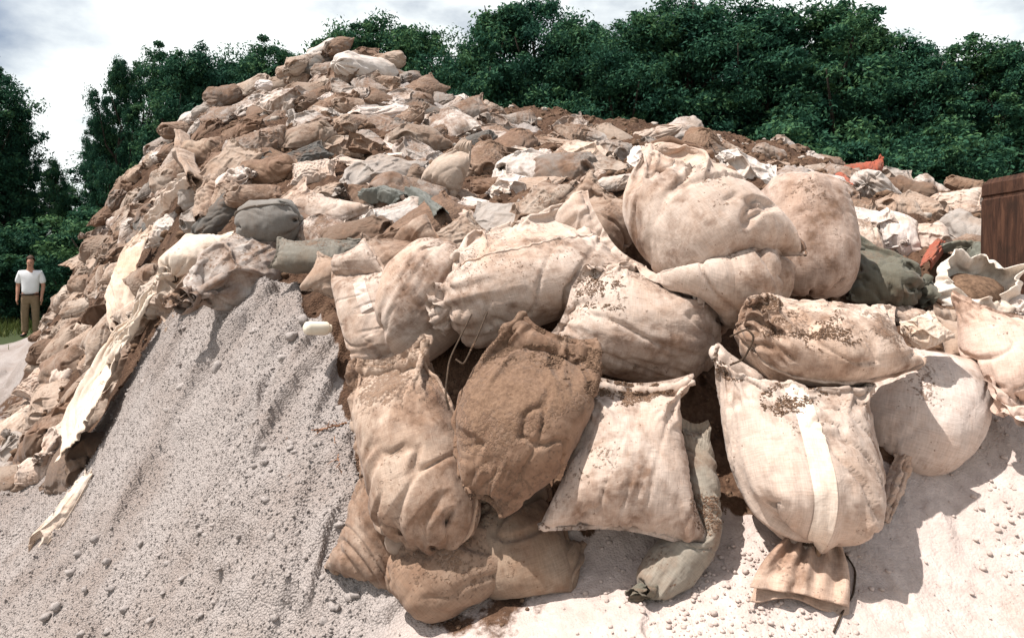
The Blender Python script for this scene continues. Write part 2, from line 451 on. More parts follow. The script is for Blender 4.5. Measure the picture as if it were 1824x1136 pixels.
M_CLOTH = fabric_material()
M_GROUND = ground_material()
M_CORD = plain_material("jute_cord", (0.03, 0.02, 0.013), (0.085, 0.055, 0.035), 60)
M_SOIL = plain_material("brown_soil", (0.06, 0.035, 0.021), (0.21, 0.13, 0.082), 45, 0.95, 0.6, 0.006)
M_CRUMB = plain_material("soil_crumbs", (0.085, 0.05, 0.031), (0.25, 0.16, 0.105), 60, 0.95, 0.4, 0.003)
M_STONE = plain_material("gravel_stone", (0.30, 0.265, 0.243), (0.42, 0.372, 0.342), 130, 0.95, 0.8, 0.006, 7, 'Object')
M_PALE = plain_material("pale_sand", (0.36, 0.29, 0.25), (0.54, 0.45, 0.40), 40, 0.95, 0.6, 0.004)
M_RAG = plain_material("pale_rag", (0.20, 0.16, 0.13), (0.60, 0.53, 0.46), 3.0, 0.95, 0.6, 0.01)
M_BARK = plain_material("tree_bark", (0.02, 0.015, 0.012), (0.07, 0.055, 0.042), 9, 0.9, 0.8, 0.03)
M_LEAF = leaf_material("tree_leaves", (0.012, 0.044, 0.034), (0.030, 0.090, 0.052), (0.095, 0.175, 0.065))
M_GRASS = leaf_material("grass_blades", (0.03, 0.045, 0.012), (0.06, 0.085, 0.022), (0.13, 0.14, 0.045))
M_WOOD = wood_material()
M_SKIN = plain_material("skin", (0.36, 0.18, 0.12), (0.46, 0.25, 0.17), 30, 0.6, 0.1)
M_SHIRT = plain_material("white_shirt", (0.74, 0.74, 0.74), (0.82, 0.82, 0.82), 14, 0.85, 0.5, 0.02)
M_TROUSERS = plain_material("tan_trousers", (0.20, 0.14, 0.085), (0.27, 0.19, 0.12), 20, 0.9, 0.4, 0.02)
M_DARK = plain_material("dark_leather", (0.015, 0.012, 0.01), (0.04, 0.03, 0.022), 30, 0.5)
M_HAIR = plain_material("brown_hair", (0.05, 0.03, 0.02), (0.09, 0.055, 0.035), 60, 0.7)
M_PLASTIC = plain_material("white_plastic", (0.66, 0.58, 0.45), (0.78, 0.71, 0.58), 20, 0.45, 0.1)
M_TARP = plain_material("grey_tarpaulin", (0.075, 0.08, 0.07), (0.15, 0.15, 0.13), 9, 0.55, 0.3, 0.01)
M_TWIG = plain_material("dry_stem", (0.16, 0.075, 0.04), (0.32, 0.17, 0.10), 40, 0.9)
# ------------------------------------------------------------------ the ground: one sheet, finest where it is nearest
def build_ground():
    a1 = np.radians(np.linspace(-43, 43, 720)); a2 = np.radians(np.linspace(43, 317, 70))[1:]
    ang = np.concatenate([a1, a2])                                # measured from +Y towards +X, closed loop
    rr = np.concatenate([np.geomspace(0.15, 1.45, 12)[:-1], np.geomspace(1.45, 12.5, 490)[:-1], np.geomspace(12.5, 60, 70)[:-1], np.geomspace(60, 900, 24)])
    A, Rr = np.meshgrid(ang, rr, indexing='ij')
    X, Y = Rr * np.sin(A), Rr * np.cos(A)
    Z = height(X, Y)
    # what lies where
    wx, wy = X + 0.16 * fbm2(X * 2.2, Y * 2.2, 4, 3), Y + 0.16 * fbm2(X * 2.2 + 9, Y * 2.2, 4, 5)
    def poly(pts):
        P_ = []
        for p in pts:
            if len(p) == 3: P_.append(U(*p)[:2])
            else:
                g = ground_hit(*p); P_.append(g[:2])
        P_ = np.array(P_); ins = np.zeros(X.shape, bool)
        for i in range(len(P_)):
            (x1, y1), (x2, y2) = P_[i], P_[i - 1]
            c = ((y1 > wy) != (y2 > wy)) & (wx < (x2 - x1) * (wy - y1) / (y2 - y1 + 1e-12) + x1)
            ins ^= c
        return ins.astype(float)
    pile = poly([(5, 830), (60, 860), (135, 840), (168, 770), (215, 695), (285, 575), (385, 492), (480, 478), (560, 510), (600, 640), (640, 760),
                 (660, 960), (800, 1020), (900, 960), (1240, 930), (1400, 880), (1650, 800), (1700, 700), (1824, 640), (1824, 640, 6), (1824, 400, 13), (900, 240, 13), (200, 400, 12), (100, 560, 9), (40, 690)])
    # soften the mask along its edge
    for _ in range(5):
        pile[:, 1:-1] = (pile[:, :-2] + 2 * pile[:, 1:-1] + pile[:, 2:]) / 4
        pile = (np.roll(pile, 1, 0) + 2 * pile + np.roll(pile, -1, 0)) / 4
    pale = sstep(-0.55, 0.1, wx) * (wy < 4)
    pile_soft = pile
    grey_top = np.zeros_like(X)
    for px_, py_, r_ in [(650, 150, 1.5), (860, 215, 0.9), (720, 190, 1.0), (140, 600, 0.7)]:
        g = ground_hit(px_, py_)
        if g is None: continue
        grey_top = np.maximum(grey_top, 1 - sstep(0.5 * r_, 1.0 * r_, np.hypot(wx - g[0], wy - g[1])))
    soil = pile_soft * (1 - 0.75 * grey_top)
    for px_, py_, r_ in [(20, 740, 0.7), (870, 1090, 0.14), (800, 1110, 0.08)]:
        g = ground_hit(px_, py_)
        soil = np.maximum(soil, 0.62 * (1 - sstep(0.1 * r_, 1.3 * r_, np.hypot(wx - g[0], wy - g[1]))))
    far = sstep(15.5, 18, np.hypot(X, Y)); grass = np.maximum(far, sstep(-10.2, -11.5, wx) * sstep(14.2, 15.6, wy))
    soil = soil * (1 - grass)
    # relief: big soft lumps, clods, crusts that have slipped
    on = (np.hypot(X, Y) < 16)
    gravel = (1 - pile) * on
    Z = Z + on * (0.05 * fbm2(X * 1.3, Y * 1.3, 4, 11) * sstep(1.2, 3, np.hypot(X, Y)))
    d1, _ = worley2(X * 7 + 0.5 * fbm2(X * 9, Y * 9, 2, 4), Y * 7, 2)
    clod = sstep(0.05, 0.5, fbm2(X * 1.7 + 4, Y * 1.7, 3, 21))
    Z = Z + gravel * (1 - pale) * clod * 0.055 * np.maximum(0.55 - d1, 0)
    d2, _ = worley2(X * 19, Y * 19, 5)
    Z = Z + gravel * (1 - 0.8 * pale) * (0.3 + clod) * 0.018 * np.maximum(0.6 - d2, 0)
    d3, _ = worley2(X * 46, Y * 46, 8)
    Z = Z + gravel * (1 - 0.85 * pale) * 0.008 * np.maximum(0.6 - d3, 0) * (Rr < 6)
    Z = Z + gravel * 0.012 * fbm2(X * 8, Y * 8, 5, 31, 0.6)
    # slipped crusts: sharp little steps along wandering lines
    q = fbm2(X * 2.4, Y * 2.4, 4, 77)
    for lv, hh in ((0.12, 0.05), (-0.2, 0.04), (0.34, 0.04)):
        m = sstep(0.0, 0.25, fbm2(X * 1.9 + 31 * lv, Y * 1.9, 2, 90))
        Z = Z + gravel * (1 - 0.6 * pale) * hh * m * sstep(lv - 0.03, lv + 0.03, q)
    # cracked slabs of crust: a raised lip that ends in a sharp little drop
    for px_, py_, r_, an_, hh_ in [(535,728,0.16,-35,0.055),(470,700,0.06,-20,0.03),(385,650,0.10,-60,0.05),(445,575,0.12,-40,0.05),(560,630,0.10,-30,0.045),(600,700,0.10,-20,0.04),(500,610,0.08,-70,0.04),(330,720,0.08,-50,0.03),(250,860,0.10,-30,0.04),(420,780,0.07,-40,0.025),(640,960,0.10,-60,0.03),(445,510,0.14,-65,0.09),(300,640,0.10,-30,0.04)]:
        g = ground_hit(px_, py_)
        ca, sa = math.cos(R(an_)), math.sin(R(an_))
        u_ = (X - g[0]) * ca + (Y - g[1]) * sa; v_ = -(X - g[0]) * sa + (Y - g[1]) * ca
        r_ *= 1.25; near = (np.abs(u_) < 4 * r_) & (np.abs(v_) < 4 * r_)
        un = u_ + 0.5 * r_ * fbm2(X * 6 / r_ * 0.1 + px_, Y * 6 / r_ * 0.1, 4, 63)
        Z = Z + near * 1.6 * hh_ * np.exp(-(v_ / r_) ** 4) * sstep(-1.3 * r_, -0.1 * r_, un) * (1 - sstep(-0.014, 0.014, un))
    # loose earth between the bags
    Z = Z + pile * on * (0.13 * fbm2(X * 3.2, Y * 3.2, 5, 41, 0.62) + 0.05 * np.maximum(0.5 - worley2(X * 5, Y * 5, 43)[0], 0))
    # ragged skyline of rubble
    nA, nR = X.shape
    idx = np.arange(nA * nR).reshape(nA, nR); idn = np.roll(idx, -1, 0)
    faces = np.stack([idx[:, :-1], idx[:, 1:], idn[:, 1:], idn[:, :-1]], -1).reshape(-1, 4)
    V = np.stack([X, Y, Z], -1).reshape(-1, 3)
    V = np.concatenate([V, [[0, 0, float(height(0, 0))]]])
    # orientation: faces up
    v0, v1, v2 = V[faces[0][0]], V[faces[0][1]], V[faces[0][2]]
    if np.cross(v1 - v0, v2 - v0)[2] < 0: faces = faces[:, ::-1].copy()
    o = mesh_from("ground", V, faces, M_GROUND)
    at = o.data.color_attributes.new("kind", 'FLOAT_COLOR', 'POINT')
    C = np.ones((len(V), 4), np.float32)
    C[:-1, 0], C[:-1, 1], C[:-1, 2] = soil.ravel(), pale.ravel(), grass.ravel()
    at.data.foreach_set('color', C.ravel())
    tag(o, 'sand slope, soil heap and flat yard round the bag pile', None, None, 'structure')
    return o
ground_obj = build_ground()

# ------------------------------------------------------------------ loose gravel, clods and crumbs
def rock_set(seed, n, jitter=0.35, rough=0.0):
    bm = bmesh.new(); bmesh.ops.create_icosphere(bm, subdivisions=n, radius=1.0)
    v = np.array([q.co[:] for q in bm.verts]); f = np.array([[q.index for q in p.verts] for p in bm.faces]); bm.free()
    v = v * (1 + jitter * fbm3(v + seed * 3.7, 1.3, 3, seed, 0.7)[:, None]) * (1 + 0.25 * np.random.RandomState(seed).normal(size=3) * 0.7)
    return v, f
def scatter(name, pts, sizes, mat, seed, sub=1, nvar=6, sink=0.25, flat=0.75, jitter=0.45):
    rng = np.random.RandomState(seed); V, Fc, n0 = [], [], 0
    var = rng.randint(nvar, size=len(pts))
    for k in range(nvar):
        v, f = rock_set(seed * 10 + k, sub, jitter)
        idx = np.where(var == k)[0]
        if not len(idx): continue
        m = len(idx); th = rng.rand(m) * 6.283
        c, s = np.cos(th)[:, None], np.sin(th)[:, None]
        sc = sizes[idx][:, None]
        x = (v[None, :, 0] * c - v[None, :, 1] * s) * sc; y = (v[None, :, 0] * s + v[None, :, 1] * c) * sc; z = v[None, :, 2] * sc * flat
        P = np.stack([x, y, z], -1) + pts[idx][:, None]
        P[..., 2] += (sizes[idx] * (flat - 2 * sink * flat))[:, None] * 0.6
        V.append(P.reshape(-1, 3)); Fc.append((f[None] + (np.arange(m) * len(v))[:, None, None]).reshape(-1, 3) + n0); n0 += m * len(v)
    o = mesh_from(name, np.concatenate(V), np.concatenate(Fc), mat, None, sub > 1)
    return o
_gv = np.empty(len(ground_obj.data.vertices) * 3, np.float32); ground_obj.data.vertices.foreach_get('co', _gv); _gv = _gv.reshape(-1, 3)
_gc = np.empty(len(_gv) * 4, np.float32); ground_obj.data.color_attributes['kind'].data.foreach_get('color', _gc); _gc = _gc.reshape(-1, 4)
_r = np.hypot(_gv[:, 0], _gv[:, 1])
_rng = np.random.RandomState(4)
def pick(mask, weight, n):
    i = np.where(mask)[0]; w = weight[i] / weight[i].sum()
    j = i[_rng.choice(len(i), n, p=w)]
    return _gv[j] + np.stack([_rng.normal(size=n) * 0.004, _rng.normal(size=n) * 0.006, np.zeros(n)], -1), j
_infront = (_gv[:, 1] > 1.2) & (np.abs(_gv[:, 0]) < _gv[:, 1] * 0.95)
_cellw = _r ** 2                                              # sheet vertices thin out with distance: even them up
_clump = np.clip(fbm2(_gv[:, 0] * 1.7 + 4, _gv[:, 1] * 1.7, 3, 21) * 2.2 + 0.55, 0.12, 1.4) ** 2
_grey = (1 - _gc[:, 0]) * (1 - _gc[:, 1]) * (1 - _gc[:, 2])
gp, gi = pick(_infront & (_grey > 0.6) & (_r < 6), _cellw, 95000)
tag(scatter('gravel', gp, 0.0013 + 0.0042 * _rng.rand(len(gp)) ** 3.4, M_STONE, 1), None, None, None, 'stuff')
gp, gi = pick(_infront & (_grey > 0.6) & (_r < 9), _cellw * _clump ** 2, 2600)
_cl = [(440,508,.075),(475,545,.03),(425,560,.035),(600,690,.04),(560,628,.032),(640,662,.028),(520,600,.028),(390,655,.04),(365,652,.03),(470,520,.045),(455,590,.03),(505,640,.025),(610,730,.03),(655,705,.03),(540,570,.03),(585,640,.03),(100,1080,.022),(60,1060,.022),(90,1040,.016),(125,1020,.018),(80,1100,.018),(140,985,.02),(170,960,.022),(190,1000,.018),(150,1050,.014),(700,1050,.03),(735,1010,.03),(330,690,.03),(300,730,.022)]
_cp = np.array([ground_hit(a_, b_) for a_, b_, _ in _cl]); _cs = np.array([c_ for _, _, c_ in _cl])
gp = np.concatenate([gp, _cp]); _sz = np.concatenate([0.004 + 0.014 * _rng.rand(len(gp) - len(_cs)) ** 5.0, _cs])
tag(scatter('gravel_clods', gp, _sz, M_STONE, 2, 2, jitter=0.75, sink=0.4), None, None, None, 'stuff')
_pl = _gc[:, 1] * (1 - _gc[:, 0])
gp, gi = pick(_infront & (_pl > 0.5) & (_r < 3.2), _cellw * (0.15 + _clump), 2600)
tag(scatter('sand_lumps', gp, 0.0018 + 0.009 * _rng.rand(len(gp)) ** 4.0, M_PALE, 3), None, None, None, 'stuff')
_sl = _gc[:, 0]
gp, gi = pick(_infront & (_sl > 0.5) & (_r < 11), _r ** 1.3, 9000)
tag(scatter('soil_clods', gp, 0.007 + 0.03 * _rng.rand(len(gp)) ** 4 * np.clip(_r[gi] / 4, 0.4, 1.5), M_SOIL, 4, jitter=0.75, sink=0.45), None, None, None, 'stuff')

gp, gi = pick(_infront & (_sl > 0.45) & (_r > 3.6) & (_r < 11), _r ** 1.5, 420)
tag(scatter('rubble', gp, 0.010 + 0.045 * _rng.rand(len(gp)) ** 3, M_RAG, 6, 2, jitter=1.2, sink=0.3, flat=0.6), None, None, None, 'stuff')

# ------------------------------------------------------------------ trees behind the pile
def leaf_cloud(rng, centres, sizes, per, leaf, up=0.35):
    """many small folded leaves round clump centres -> verts, quads, per-leaf variation"""
    n = len(centres) * per
    c = np.repeat(centres, per, 0); s = np.repeat(sizes, per)
    d = rng.normal(size=(n, 3)); d /= np.linalg.norm(d, axis=1, keepdims=True)
    r = rng.rand(n) ** 0.62 * (1 + 0.35 * rng.rand(n) ** 4)
    p = c + d * (r * s)[:, None] * np.array([1.0, 1.0, 0.62])
    nor = d * 0.7 + rng.normal(size=(n, 3)) * 0.55 + np.array([0, 0, up]); nor /= np.linalg.norm(nor, axis=1, keepdims=True)
    t = np.cross(nor, rng.normal(size=(n, 3))); t /= np.linalg.norm(t, axis=1, keepdims=True)
    w = np.cross(nor, t)
    ls = leaf * (0.6 + 0.8 * rng.rand(n))
    t *= ls[:, None]; w *= (ls * 0.42)[:, None]
    v = np.stack([p - t, p + w - nor * ls[:, None] * 0.1, p + t - nor * (ls * 0.3)[:, None], p - w], 1)
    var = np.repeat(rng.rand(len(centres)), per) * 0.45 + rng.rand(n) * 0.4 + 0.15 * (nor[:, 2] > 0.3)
    return v, var

def crown_mesh(name, seed, H, rad, base, nclump, per, leaf, lobes):
    rng = np.random.RandomState(seed)
    # lobes: big boughs that give the uneven outline; clumps sit on the skin of the lobes
    cs, ss = [], []
    L_ = []
    for i in range(lobes):
        f = (i + 0.5) / lobes
        z = base + (H - base) * (0.10 + 0.80 * f ** 0.85)
        prof = math.sin(math.pi * min(0.97, 0.16 + 0.80 * f)) ** 0.6
        an = i * 2.4 + rng.rand() * 0.9; rr = rad * prof * (0.25 + 0.55 * rng.rand())
        L_.append((np.array([math.cos(an) * rr, math.sin(an) * rr, z]), rad * (0.28 + 0.22 * rng.rand()) * (0.6 + 0.5 * prof)))
    L_.append((np.array([rng.normal() * 0.2, rng.normal() * 0.2, H - rad * 0.26]), rad * 0.30))
    for i in range(nclump):
        lc, lr = L_[rng.randint(len(L_))]
        d = rng.normal(size=3); d[2] += 0.25; d /= np.linalg.norm(d)
        cs.append(lc + d * lr * (0.45 + 0.72 * rng.rand()) * np.array([1, 1, 0.85])); ss.append(rad * (0.07 + 0.19 * rng.rand() ** 1.6))
    v, var = leaf_cloud(rng, np.array(cs), np.array(ss), per, leaf)
    n = len(v)
    me_v = v.reshape(-1, 3); f = np.arange(n * 4).reshape(-1, 4)
    return me_v, f, np.repeat(var, 4), L_

def set_var(o, var):
    at = o.data.attributes.new('leafvar', 'FLOAT', 'POINT'); at.data.foreach_set('value', np.asarray(var, np.float32))

def tree_proto(seed, H, rad, base, nclump=330, per=160, leaf=0.058, lobes=13):
    rng = np.random.RandomState(seed + 100)
    v, f, var, L_ = crown_mesh('crown', seed, H, rad, base, nclump, per, leaf, lobes)
    tr = MB()
    path = [np.array([0, 0, -0.3])]
    for i in range(1, 8): path.append(np.array([rng.normal() * 0.05 * i, rng.normal() * 0.05 * i, H * 0.86 * i / 7]))
    tr.tube(path, np.linspace(0.2 * H / 9, 0.035, 8), 9)
    limbs = MB()
    for lc, lr in L_[:-1]:
        z0 = max(base * 0.7, lc[2] - rad * (0.5 + 0.3 * rng.rand()))
        i = min(6.99, z0 / (H * 0.86) * 7); p0 = path[int(i)] * (1 - i % 1) + path[int(i) + 1] * (i % 1)
        mid = (p0 + lc) / 2 + np.array([0, 0, -0.15 * rad]) + rng.normal(size=3) * 0.1
        limbs.tube([p0, mid, lc, lc + (lc - mid) * 0.5], [0.07, 0.05, 0.03, 0.012], 6)
    root = tr.build('broadleaf_tree', M_BARK)
    cr = mesh_from('crown', v, f, M_LEAF, root, smooth=False); set_var(cr, var)
    limbs.build('limbs', M_BARK, root)
    return root

def copy_tree(o, parent=None):
    c = o.copy(); COL.objects.link(c)
    if parent is not None: c.parent = parent
    for ch in list(o.children): copy_tree(ch, c)
    return c

PROTOS = [tree_proto(1, 9.0, 2.7, 0.6), tree_proto(2, 9.0, 2.4, 0.8), tree_proto(3, 9.0, 3.0, 0.5, 370), tree_proto(4, 9.0, 2.5, 1.0, 300, 160, 0.06, 12), tree_proto(5, 9.0, 2.1, 0.7, 300, 160, 0.06, 15)]
# (photo column, photo row of the top, distance, prototype, width factor, turn)
TREES = [
 (-84,95,20,2,0.95,0.3),(-12,118,20.5,4,0.7,1.2),(28,172,21,1,0.45,2.2),
 (100,285,21,0,0.5,0.4),(172,200,20,1,0.42,1.9),(208,104,20,3,0.42,0.9),(252,116,21,0,0.6,2.8),(297,84,20,4,0.8,4.0),(345,100,19.5,1,0.9,5.0),(392,88,20,2,0.8,0.0),(445,96,21,3,0.9,1.6),(492,72,20,4,0.95,3.3),(540,112,21.5,0,0.8,2.2),
 (615,48,19,1,1.0,0.2),(690,42,19.5,0,1.0,1.4),(765,52,19,3,1.0,2.9),(835,66,18.5,2,0.85,4.1),
 (905,2,19.5,4,1.05,0.8),(962,-6,19.5,0,0.95,5.1),(1018,34,19,1,1.0,1.1),(1085,52,18,2,0.95,2.4),(1150,32,18.5,3,1.0,3.9),
 (1215,4,18.5,0,1.0,0.5),(1285,-4,18.5,2,1.05,1.8),(1350,20,18,4,1.1,3.0),(1395,22,18,1,1.0,4.4),(1460,10,17.5,3,1.05,5.6),(1515,42,17.5,0,0.95,0.9),
 (1575,70,17,2,0.95,2.0),(1640,76,16.5,1,1.0,3.1),(1705,74,16.5,4,1.1,4.6),(1765,78,16,3,1.05,5.9),(1830,98,15.5,0,1.0,0.1),
]
TREE_WORDS = {0: 'far left tree with tall dark crown, mostly cut by the picture edge', 1: 'tall dark tree standing behind the man in white shirt',
 2: 'narrow dark tree beside the sky gap, right of the tall far left trees'}
_places = {3: 'lowest small tree in the sky gap left of the pile', 4: 'low narrow tree at the left foot of the rising tree line', 5: 'tree with ragged top sticking out at the left of the sky gap edge',
 6: 'rounded tree just right of the ragged topped tree, left of the pile', 7: 'tall slim tree midway along the left tree line', 8: 'slightly lower tree right of the tall slim one on the left',
 9: 'broad tree above the left shoulder of the pile', 10: 'open crowned tree left of the summit showing sky between leaves', 11: 'slim tall tree rising just left of the pile summit', 12: 'lower tree tucked right against the summit on its left side',
 13: 'tree directly behind the pile summit', 14: 'wide tree right of the summit with level top', 15: 'dense tree above the right flank of the summit', 16: 'low topped tree in the dip left of the tallest tree',
 17: 'tallest tree with a crown reaching the upper picture edge', 18: 'second tallest tree, leaning against the tallest one on its right', 19: 'tree right of the two tallest, with a stepped lower top', 20: 'low rounded tree in the dip of the middle tree line',
 21: 'tree above the grey tube shaped bag', 22: 'tall tree above the largest cream sandbag', 23: 'tall broad tree right above the round tan sandbag', 24: 'narrow tall tree right of the broad one over the tan sandbag', 25: 'tree left of the pointed tree on the right tree line',
 26: 'tall tree with pointed top over the orange bag', 27: 'tree where the right tree line starts to fall', 28: 'lower tree just right of the orange bag', 29: 'lower broad tree above the grey-white bags at right', 30: 'slim tree left of the wooden post', 31: 'tree right behind the wooden post', 32: 'last tree at the right picture edge'}
TREE_WORDS.update(_places)
_used = set()
for i, (px_, py_, Y_, pr, wf, tz) in enumerate(TREES):
    first = pr not in _used; _used.add(pr)
    o = PROTOS[pr] if first else copy_tree(PROTOS[pr])
    top = U(px_, py_, Y_)
    s = top[2] / 9.0
    o.location = (top[0], Y_, 0.0); o.rotation_euler = (0, 0, tz); o.scale = (s * wf, s * wf, s)
    tag(o, TREE_WORDS[i], 'tree', 'trees behind the pile')
# a second row closes the gaps low down
BACK = [(120,330,26),(225,240,27),(300,200,27),(420,190,27),(530,190,27),(640,130,26),(770,130,26),(880,120,26),(1000,110,26),(1120,110,25),(1240,100,25),(1370,110,25),(1500,130,24),(1620,150,24),(1740,160,23),(10,270,24),(1850,170,22),(-80,220,22)]
for i, (px_, py_, Y_) in enumerate(BACK):
    o = copy_tree(PROTOS[i % 5]); top = U(px_, py_, Y_); s = top[2] / 9.0
    o.location = (top[0], Y_, 0); o.rotation_euler = (0, 0, i * 1.3); o.scale = (s * 1.5, s * 1.3, s)
    tag(o, 'dark tree in the second row, hidden behind the front trees', 'tree', 'second row of trees')
# bushes along the foot of the trees
def bush_proto(seed):
    v, f, var, L_ = crown_mesh('foliage', seed, 2.2, 1.4, 0.1, 110, 190, 0.036, 9)
    st = MB(); rng = np.random.RandomState(seed)
    for lc, lr in L_: st.tube([np.array([0, 0, -0.1]), lc * 0.5 + np.array([0, 0, 0.1]), lc], [0.04, 0.025, 0.01], 5)
    r_ = st.build('bush', M_BARK); fo = mesh_from('foliage', v, f, M_LEAF, r_, smooth=False); set_var(fo, var)
    return r_
BP = [bush_proto(51), bush_proto(52)]
BUSH = [(-30,18,1.1,'dark bush cut by the left picture edge'),(25,19.5,1.2,'dark bush behind the left shoulder of the man'),(88,19.8,1.0,'dark bush right behind the man'),(128,18.5,0.95,'bush between the man and the pile'),(168,18.5,1.3,'light green bush at the left foot of the pile'),(215,18.5,1.5,'bush half hidden by the left flank of the pile'),
        (1120,15.5,1.7,'bush above the brown soil ridge'),(1230,15,1.7,'bush left behind the muddy lump on the ridge'),(1420,14,1.5,'bush behind the stony ridge right of the tan bag'),(1540,13.5,1.3,'bush right behind the orange bag'),(1640,13,1.3,'bush behind the grey rubble left of the post'),(1730,12.5,1.2,'bush just left of the wooden post'),(1000,16,1.9,'bush above the soil slope beside the summit flank'),(860,16.5,2.0,'bush at the right foot of the summit')]
for i, (px_, Y_, s, lab) in enumerate(BUSH):
    o = BP[i] if i < 2 else copy_tree(BP[i % 2])
    x_ = (px_ - 912) / F * Y_
    o.location = (x_, Y_, float(height(x_, Y_)) - 0.05); o.rotation_euler = (0, 0, i * 1.7); o.scale = (s * 1.15, s * 1.15, s)
    tag(o, lab, 'bush', 'bushes along the foot of the trees')
# ------------------------------------------------------------------ filled cloth bags: a small cloth solver
def _normals(P):
    du = np.roll(P, -1, 1) - np.roll(P, 1, 1)
    dv = np.empty_like(P); dv[1:-1] = P[2:] - P[:-2]; dv[0] = P[1] - P[0]; dv[-1] = P[-1] - P[-2]
    n = np.cross(du, dv)                       # un-normalised: carries the patch area
    return n

def _volume(P):
    c = P.mean((0, 1)); Q = P - c
    a, b, d, e = Q[:-1], np.roll(Q[:-1], -1, 1), np.roll(Q[1:], -1, 1), Q[1:]
    return ((np.cross(a, b) * d).sum() + (np.cross(a, d) * e).sum()) / 6.0

def _fix(A, B, rest, ka, kb, push_only=False):
    """move two sets of points towards their rest distance (in place)"""
    d = B - A
    l = np.sqrt((d * d).sum(-1)) + 1e-9
    s = (l - rest) / l
    if push_only: s = np.minimum(s, 0)
    d *= s[..., None]
    A += d * ka; B -= d * kb

class Star:
    """an already placed bag, as radius by direction from its middle: what a later bag rests against"""
    NT, NP = 20, 40
    def __init__(self, P):
        self.c = P.reshape(-1, 3).mean(0)
        d = P.reshape(-1, 3) - self.c
        r = np.linalg.norm(d, axis=1) + 1e-9
        t = np.clip(((d[:, 2] / r + 1) * 0.5 * self.NT).astype(int), 0, self.NT - 1)
        p = ((np.arctan2(d[:, 1], d[:, 0]) / (2 * np.pi) + 0.5) * self.NP).astype(int) % self.NP
        s = np.zeros((self.NT, self.NP)); n = np.zeros((self.NT, self.NP))
        np.add.at(s, (t, p), r); np.add.at(n, (t, p), 1)
        T = np.where(n > 0, s / np.maximum(n, 1), np.nan)
        for _ in range(12):
            m = np.isnan(T)
            if not m.any(): break
            Z = np.nan_to_num(T); C = (~m).astype(float)
            up = lambda X: np.concatenate([X[:1], X[:-1]]); dn = lambda X: np.concatenate([X[1:], X[-1:]])
            zz = up(Z) + dn(Z) + np.roll(Z, 1, 1) + np.roll(Z, -1, 1); cc = up(C) + dn(C) + np.roll(C, 1, 1) + np.roll(C, -1, 1)
            T[m] = np.where(cc > 0, zz / np.maximum(cc, 1), np.nan)[m]
        self.T = np.nan_to_num(T); self.rmax = self.T.max()
    def push(self, P, gap=0.004, rate=0.6):
        d = P - self.c
        r = np.sqrt((d * d).sum(-1)) + 1e-9
        m = r < self.rmax + gap
        if not m.any(): return
        dm, rm = d[m], r[m]
        ft = np.clip((dm[:, 2] / rm + 1) * 0.5 * self.NT - 0.5, 0, self.NT - 1.001); t = ft.astype(int); ft = ft - t
        fp = ((np.arctan2(dm[:, 1], dm[:, 0]) / (2 * np.pi) + 0.5) * self.NP - 0.5) % self.NP; p = fp.astype(int); fp = fp - p; p = p % self.NP; q = (p + 1) % self.NP
        T = self.T
        lim = T[t, p] * (1 - ft) * (1 - fp) + T[t + 1, p] * ft * (1 - fp) + T[t, q] * (1 - ft) * fp + T[t + 1, q] * ft * fp + gap
        k = np.maximum(lim - rm, 0) * rate
        P[m] += dm / rm[:, None] * k[:, None]

def upsample(P):
    nv, nu = P.shape[0], P.shape[1]
    Q = np.empty((nv, nu * 2, 3)); Q[:, ::2] = P
    # cubic in u and v keeps folds round
    Q[:, 1::2] = (9 * (P + np.roll(P, -1, 1)) - np.roll(P, 1, 1) - np.roll(P, -2, 1)) / 16
    S = np.empty((nv * 2 - 1, nu * 2, 3)); S[::2] = Q
    mid = (Q[:-1] + Q[1:]) / 2
    mid[1:-1] = (9 * (Q[1:-2] + Q[2:-1]) - Q[:-3] - Q[3:]) / 16
    S[1::2] = mid
    return S

